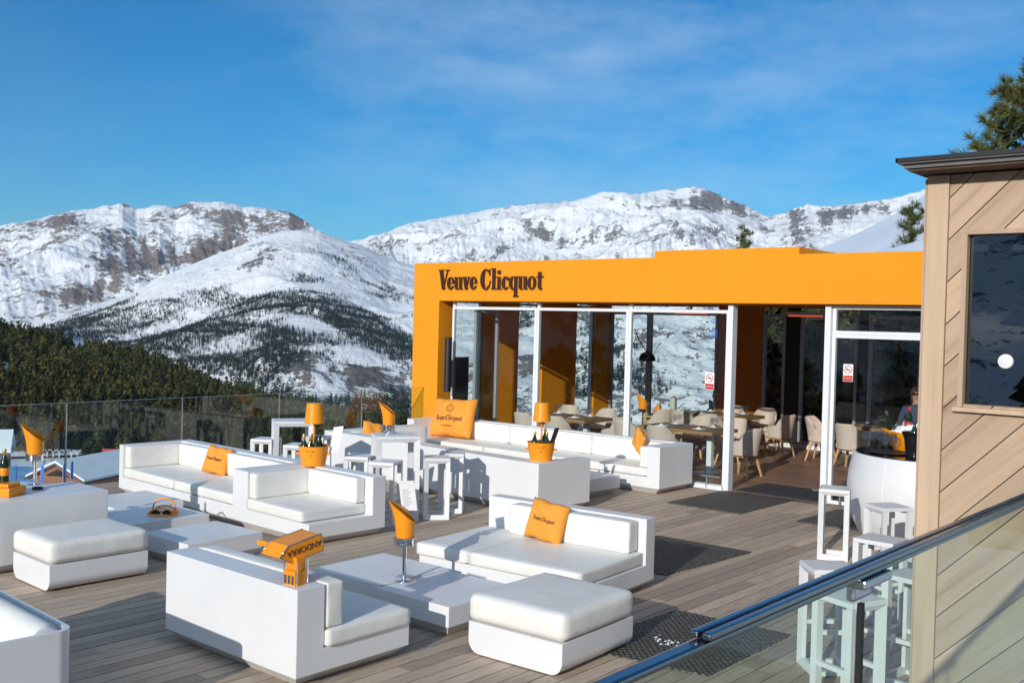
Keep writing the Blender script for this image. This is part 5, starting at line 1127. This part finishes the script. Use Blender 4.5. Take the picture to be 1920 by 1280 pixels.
for k,(x,y,h) in enumerate(wood):
    o=bpy.data.objects.new('garden_pine',wm[k%3]); C.objects.link(o); o.location=(x,y,-1.3); o.scale=(h*1.15,h*1.15,h+.9); o.rotation_euler=(0,0,rnd.random()*6); props(o,'dark bushy pine standing close behind the restaurant, seen through its rear windows','pine tree','pines close behind the restaurant')
# ------------------------------------------------------------------ village below the terrace
def at_r(az,t,r): a=RAD(az); return (r*math.sin(a),r*math.cos(a),2.5+r*t)
t=thing('chalet','snow roofed brick chalet with glazed gable below the terrace','house',(-180.,87.1,-31.6),math.atan2(.91,-.415))
mb=MB(); w_,L=5.8,20.; zr,ze=6.9,4.2
mb.add([(0,-w_+.6,0),(0,w_-.6,0),(0,w_-.6,ze+.3),(0,0,zr-.3),(0,-w_+.6,ze+.3),(L,-w_+.6,0),(L,w_-.6,0),(L,w_-.6,ze+.3),(L,0,zr-.3),(L,-w_+.6,ze+.3)],[(0,1,2,3,4),(9,8,7,6,5),(0,5,6,1),(1,6,7,2),(4,9,5,0)]); mb.obj('wall','brick',t)
for s in (-1,1):
    mb=MB(); mb.add([(-.8,0,zr),(L+.6,0,zr),(L+.6,s*w_*1.08,ze-.3),(-.8,s*w_*1.08,ze-.3),(-.8,0,zr+.45),(L+.6,0,zr+.45),(L+.6,s*w_*1.08,ze+.1),(-.8,s*w_*1.08,ze+.1)],[(0,1,2,3),(7,6,5,4),(0,4,5,1),(1,5,6,2),(2,6,7,3),(3,7,4,0)]); mb.obj('roof_snow','snowroof',t)
    mb=MB(); mb.add([(-.9,0,zr-.25),(-.9,s*w_*1.1,ze-.65),(-.9,s*w_*1.1,ze-.3),(-.9,0,zr),(L,0,zr-.25),(L,s*w_*1.1,ze-.65),(L,s*w_*1.1,ze-.3),(L,0,zr)],[(0,1,2,3),(7,6,5,4),(0,4,5,1),(1,5,6,2)]); mb.obj('eave_board','bark',t)
mb=MB(); mb.add([(-.05,-2.6,ze+.2),(-.05,2.6,ze+.2),(-.05,0,zr-1.1)],[(0,1,2)]); mb.obj('gable_window','glkiosk',t)
for k in range(6): f=MB(); f.box(2+k*2.9,3.6+k*2.9,-w_+.52,-w_+.58,.9,2.4); f.obj('window','bluenet' if k%2 else 'glkiosk',t)
t=thing('stone_house','grey stone house with snow roof at the left edge of the village','house',(-279,113,-45.5),RAD(62))
MB().box(-8,8,-6,6,0,11).obj('wall','stone',t); mb=MB(); mb.add([(-9,-7.4,11),(9,-7.4,11),(9,0,15.6),(-9,0,15.6),(9,7.4,11),(-9,7.4,11),(-9,-7.4,11.7),(9,-7.4,11.7),(9,0,16.3),(-9,0,16.3),(9,7.4,11.7),(-9,7.4,11.7)],[(0,1,2,3),(3,2,4,5),(6,9,8,7),(9,11,10,8),(0,6,7,1),(5,4,10,11),(1,7,8,2),(2,8,10,4),(0,3,9,6),(3,5,11,9)]); mb.obj('roof_snow','snowroof',t)
for k in range(3): f=MB(); f.box(-5+4*k,-3.4+4*k,-6.06,-5.99,6.5,8.6); f.obj('window','glkiosk',t)
for k,(az,tt,r,l) in enumerate((((-66.092,-0.1520)+(235,'blue net fence standing on the snow left of the torch post')),)):
    x,y,z=at_r(az,tt,r); t=thing('net_fence',l,'fence',(x,y,z),math.atan2(.5,.5)); MB().box(-3.5,3.5,-.05,.05,.1,3.2).obj('netting','bluenet',t)
    for q in (-3.5,0,3.5): MB().lathe([(0,0),(.09,0),(.09,3.5),(0,3.5)],8,cx=q,cy=-.12).obj('post','bluesign',t)
x,y,z=at_r(*((-64.015,-0.1315)+(385,))); t=thing('hoop_fence','row of pale arched hoops behind the village snow','fence',(x,y,z),RAD(40))
for k in range(7): mb=MB(); mb.tube([(-6.+k*2.1+.95*math.cos(a),0,2.6*math.sin(a)**.6 if 0<a<PI-.01 else 0) for a in [PI*j/12 for j in range(13)]],.10,6); mb.obj('hoop','plinth',t,smooth=True)
x,y,z=at_r(*((-61.544,-0.1298)+(400,))); t=thing('mesh_fence','low dark red fence above the chalet roof','fence',(x,y,z),RAD(42)); MB().box(-6,6,-.05,.05,.0,1.9).obj('netting','pinkred',t)
for q in (-6,-2,2,6): MB().box(q-.08,q+.08,-.12,-.051,0,2.1).obj('post','red',t)
x,y,z=at_r(*((-62.622,-0.1337)+(330,))); o=bpy.data.objects.new('round_pine',wm[1]); C.objects.link(o); o.location=(x,y,z-1.2); o.scale=(13,13,7.6); props(o,'broad round dark tree behind the chalet roof','pine tree')
J2,E2=body(1.,arm=((.20,.0,1.38),(.32,-.05,1.15),(.38,-.30,1.05)),stance=.20)
for k,(px_,l,m_) in enumerate((((-64.806,-0.1382),'tiny skier in dark clothes left of the torch cup base','dark_cloth'),((-64.458,-0.1385),'tiny skier beside another on the village snow','jacket'),((-64.359,-0.1380),'tiny skier closest to the chalet gable','dark_cloth'),((-65.324,-0.1379),'tiny skier far left near the blue nets','jacket'))):
    x,y,z=at_r(*(px_+(300,))); q=skin_person('person',l,(x,y,z),RAD(40+50*k),J2,E2,['dark_cloth'] if m_=='dark_cloth' else ['jacket'],sub=1,scale=1.)
    q.scale=(1,1,1)
for k,px_ in enumerate(((-64.961,-0.1586),(-63.942,-0.1579),(-63.566,-0.1563))):
    x,y,z=at_r(*(px_+(170,))); t=thing('feather_banner','slim blue feather banner, %s of the three by the chalet'%['leftmost','middle','rightmost'][k],'banner',(x,y,z),RAD(30+40*k)); mb=MB(); mb.tube([(0,0,0),(.0,0,3.),(.15,0,3.7)],.04,6); mb.obj('pole','alugrey',t); MB().box(.05,.55,-.012,.012,.8,3.5).obj('flag','bluesign',t,bevel=.005)
# ------------------------------------------------------------------ light, sky, camera
SUN_EL=18.5; sx,sy=math.sin(RAD(14.5)),-math.cos(RAD(14.5))
sd=Vector((sx*math.cos(RAD(SUN_EL)),sy*math.cos(RAD(SUN_EL)),math.sin(RAD(SUN_EL))))
sl=bpy.data.lights.new('sun','SUN'); sl.energy=3.75; sl.angle=RAD(.55); sl.color=(1.,.955,.88)
so=bpy.data.objects.new('sun',sl); C.objects.link(so); so.rotation_euler=sd.to_track_quat('Z','Y').to_euler(); so.location=(0,0,60)
w=bpy.data.worlds.new('World'); sc.world=w; w.use_nodes=True; nt=w.node_tree; bg=nt.nodes['Background']
sky=nt.nodes.new('ShaderNodeTexSky'); sky.sky_type='NISHITA'; sky.sun_disc=False; sky.sun_elevation=RAD(SUN_EL); sky.sun_rotation=math.atan2(sx,sy)
sky.altitude=2200; sky.air_density=1.1; sky.dust_density=0.; sky.ozone_density=3.
tc=nt.nodes.new('ShaderNodeTexCoord')
hs=nt.nodes.new('ShaderNodeHueSaturation'); hs.inputs['Saturation'].default_value=1.32; hs.inputs['Hue'].default_value=.494; hs.inputs['Value'].default_value=.86; nt.links.new(sky.outputs[0],hs.inputs['Color'])
base=mixc(nt,1.,hs.outputs[0],(.36,.74,.86),'MULTIPLY')
G=tc.outputs['Generated']
n1=noise(nt,2.6,8,.66,vec=G,stretch=(1.2,1.2,3.6)); n2=noise(nt,1.5,4,.55,vec=G,stretch=(1,1,1.6))
def toward(v,lo,hi):
    d=nt.nodes.new('ShaderNodeVectorMath'); d.operation='DOT_PRODUCT'; nt.links.new(G,d.inputs[0]); d.inputs[1].default_value=Vector(v).normalized()
    m=nt.nodes.new('ShaderNodeMapRange'); m.interpolation_type='SMOOTHSTEP'; m.inputs['From Min'].default_value=lo; m.inputs['From Max'].default_value=hi; nt.links.new(d.outputs['Value'],m.inputs['Value']); return m.outputs[0]
# thin wisps of high cloud over the north, plus unseen cloud behind the viewer, added for neutral fill
front=math_(nt,'MULTIPLY',ramp(nt,n1.outputs[0],[(.40,0.),(.80,1.)]).outputs[0],math_(nt,'ADD',toward((-.52,.79,.20),.90,1.),math_(nt,'MULTIPLY',ramp(nt,n2.outputs[0],[(.45,0.),(.7,1.)]).outputs[0],.35)))
rear=math_(nt,'MULTIPLY',toward((.3,-.9,.45),-.1,.75),ramp(nt,n2.outputs[0],[(.30,.45),(.62,1.)]).outputs[0])
cl=math_(nt,'ADD',math_(nt,'MULTIPLY',front,.42),math_(nt,'MULTIPLY',rear,.62),True)
c=mixc(nt,cl,base,(4.5,5.6,6.2))
nt.links.new(c,bg.inputs[0]); bg.inputs[1].default_value=.15
cam=bpy.data.cameras.new('camera'); co=bpy.data.objects.new('camera',cam); C.objects.link(co); sc.camera=co
cam.sensor_width=36; cam.lens=1925/1920*36; cam.clip_start=.05; cam.clip_end=40000
Rm=Matrix([[0.760885, -0.031984, 0.648099], [0.648382, -0.001931, -0.761313], [0.025602, 0.999487, 0.019268]]).to_4x4(); Rm.translation=(0,0,2.5); co.matrix_world=Rm
sc.view_settings.view_transform='Standard'; sc.view_settings.look='None'; sc.view_settings.exposure=.10; sc.view_settings.gamma=1.
sc.cycles.max_bounces=12; sc.cycles.transparent_max_bounces=40; sc.cycles.diffuse_bounces=4; sc.cycles.glossy_bounces=5; sc.cycles.caustics_reflective=False; sc.cycles.caustics_refractive=False
sc.cycles.sample_clamp_indirect=6.; sc.cycles.use_denoising=True

hz=bpy.data.materials.new('valley_haze'); hz.use_nodes=True; ht=hz.node_tree; ht.nodes.clear(); ho=ht.nodes.new('ShaderNodeOutputMaterial'); hv=ht.nodes.new('ShaderNodeVolumePrincipled')
hv.inputs['Color'].default_value=(.62,.78,1.,1); hv.inputs['Density'].default_value=3.2e-5; hv.inputs['Anisotropy'].default_value=.2; ht.links.new(hv.outputs[0],ho.inputs['Volume'])
o=MB().box(-12500,12500,-12500,12500,-402.,1150.).obj('haze',hz); props(o,kind='stuff')
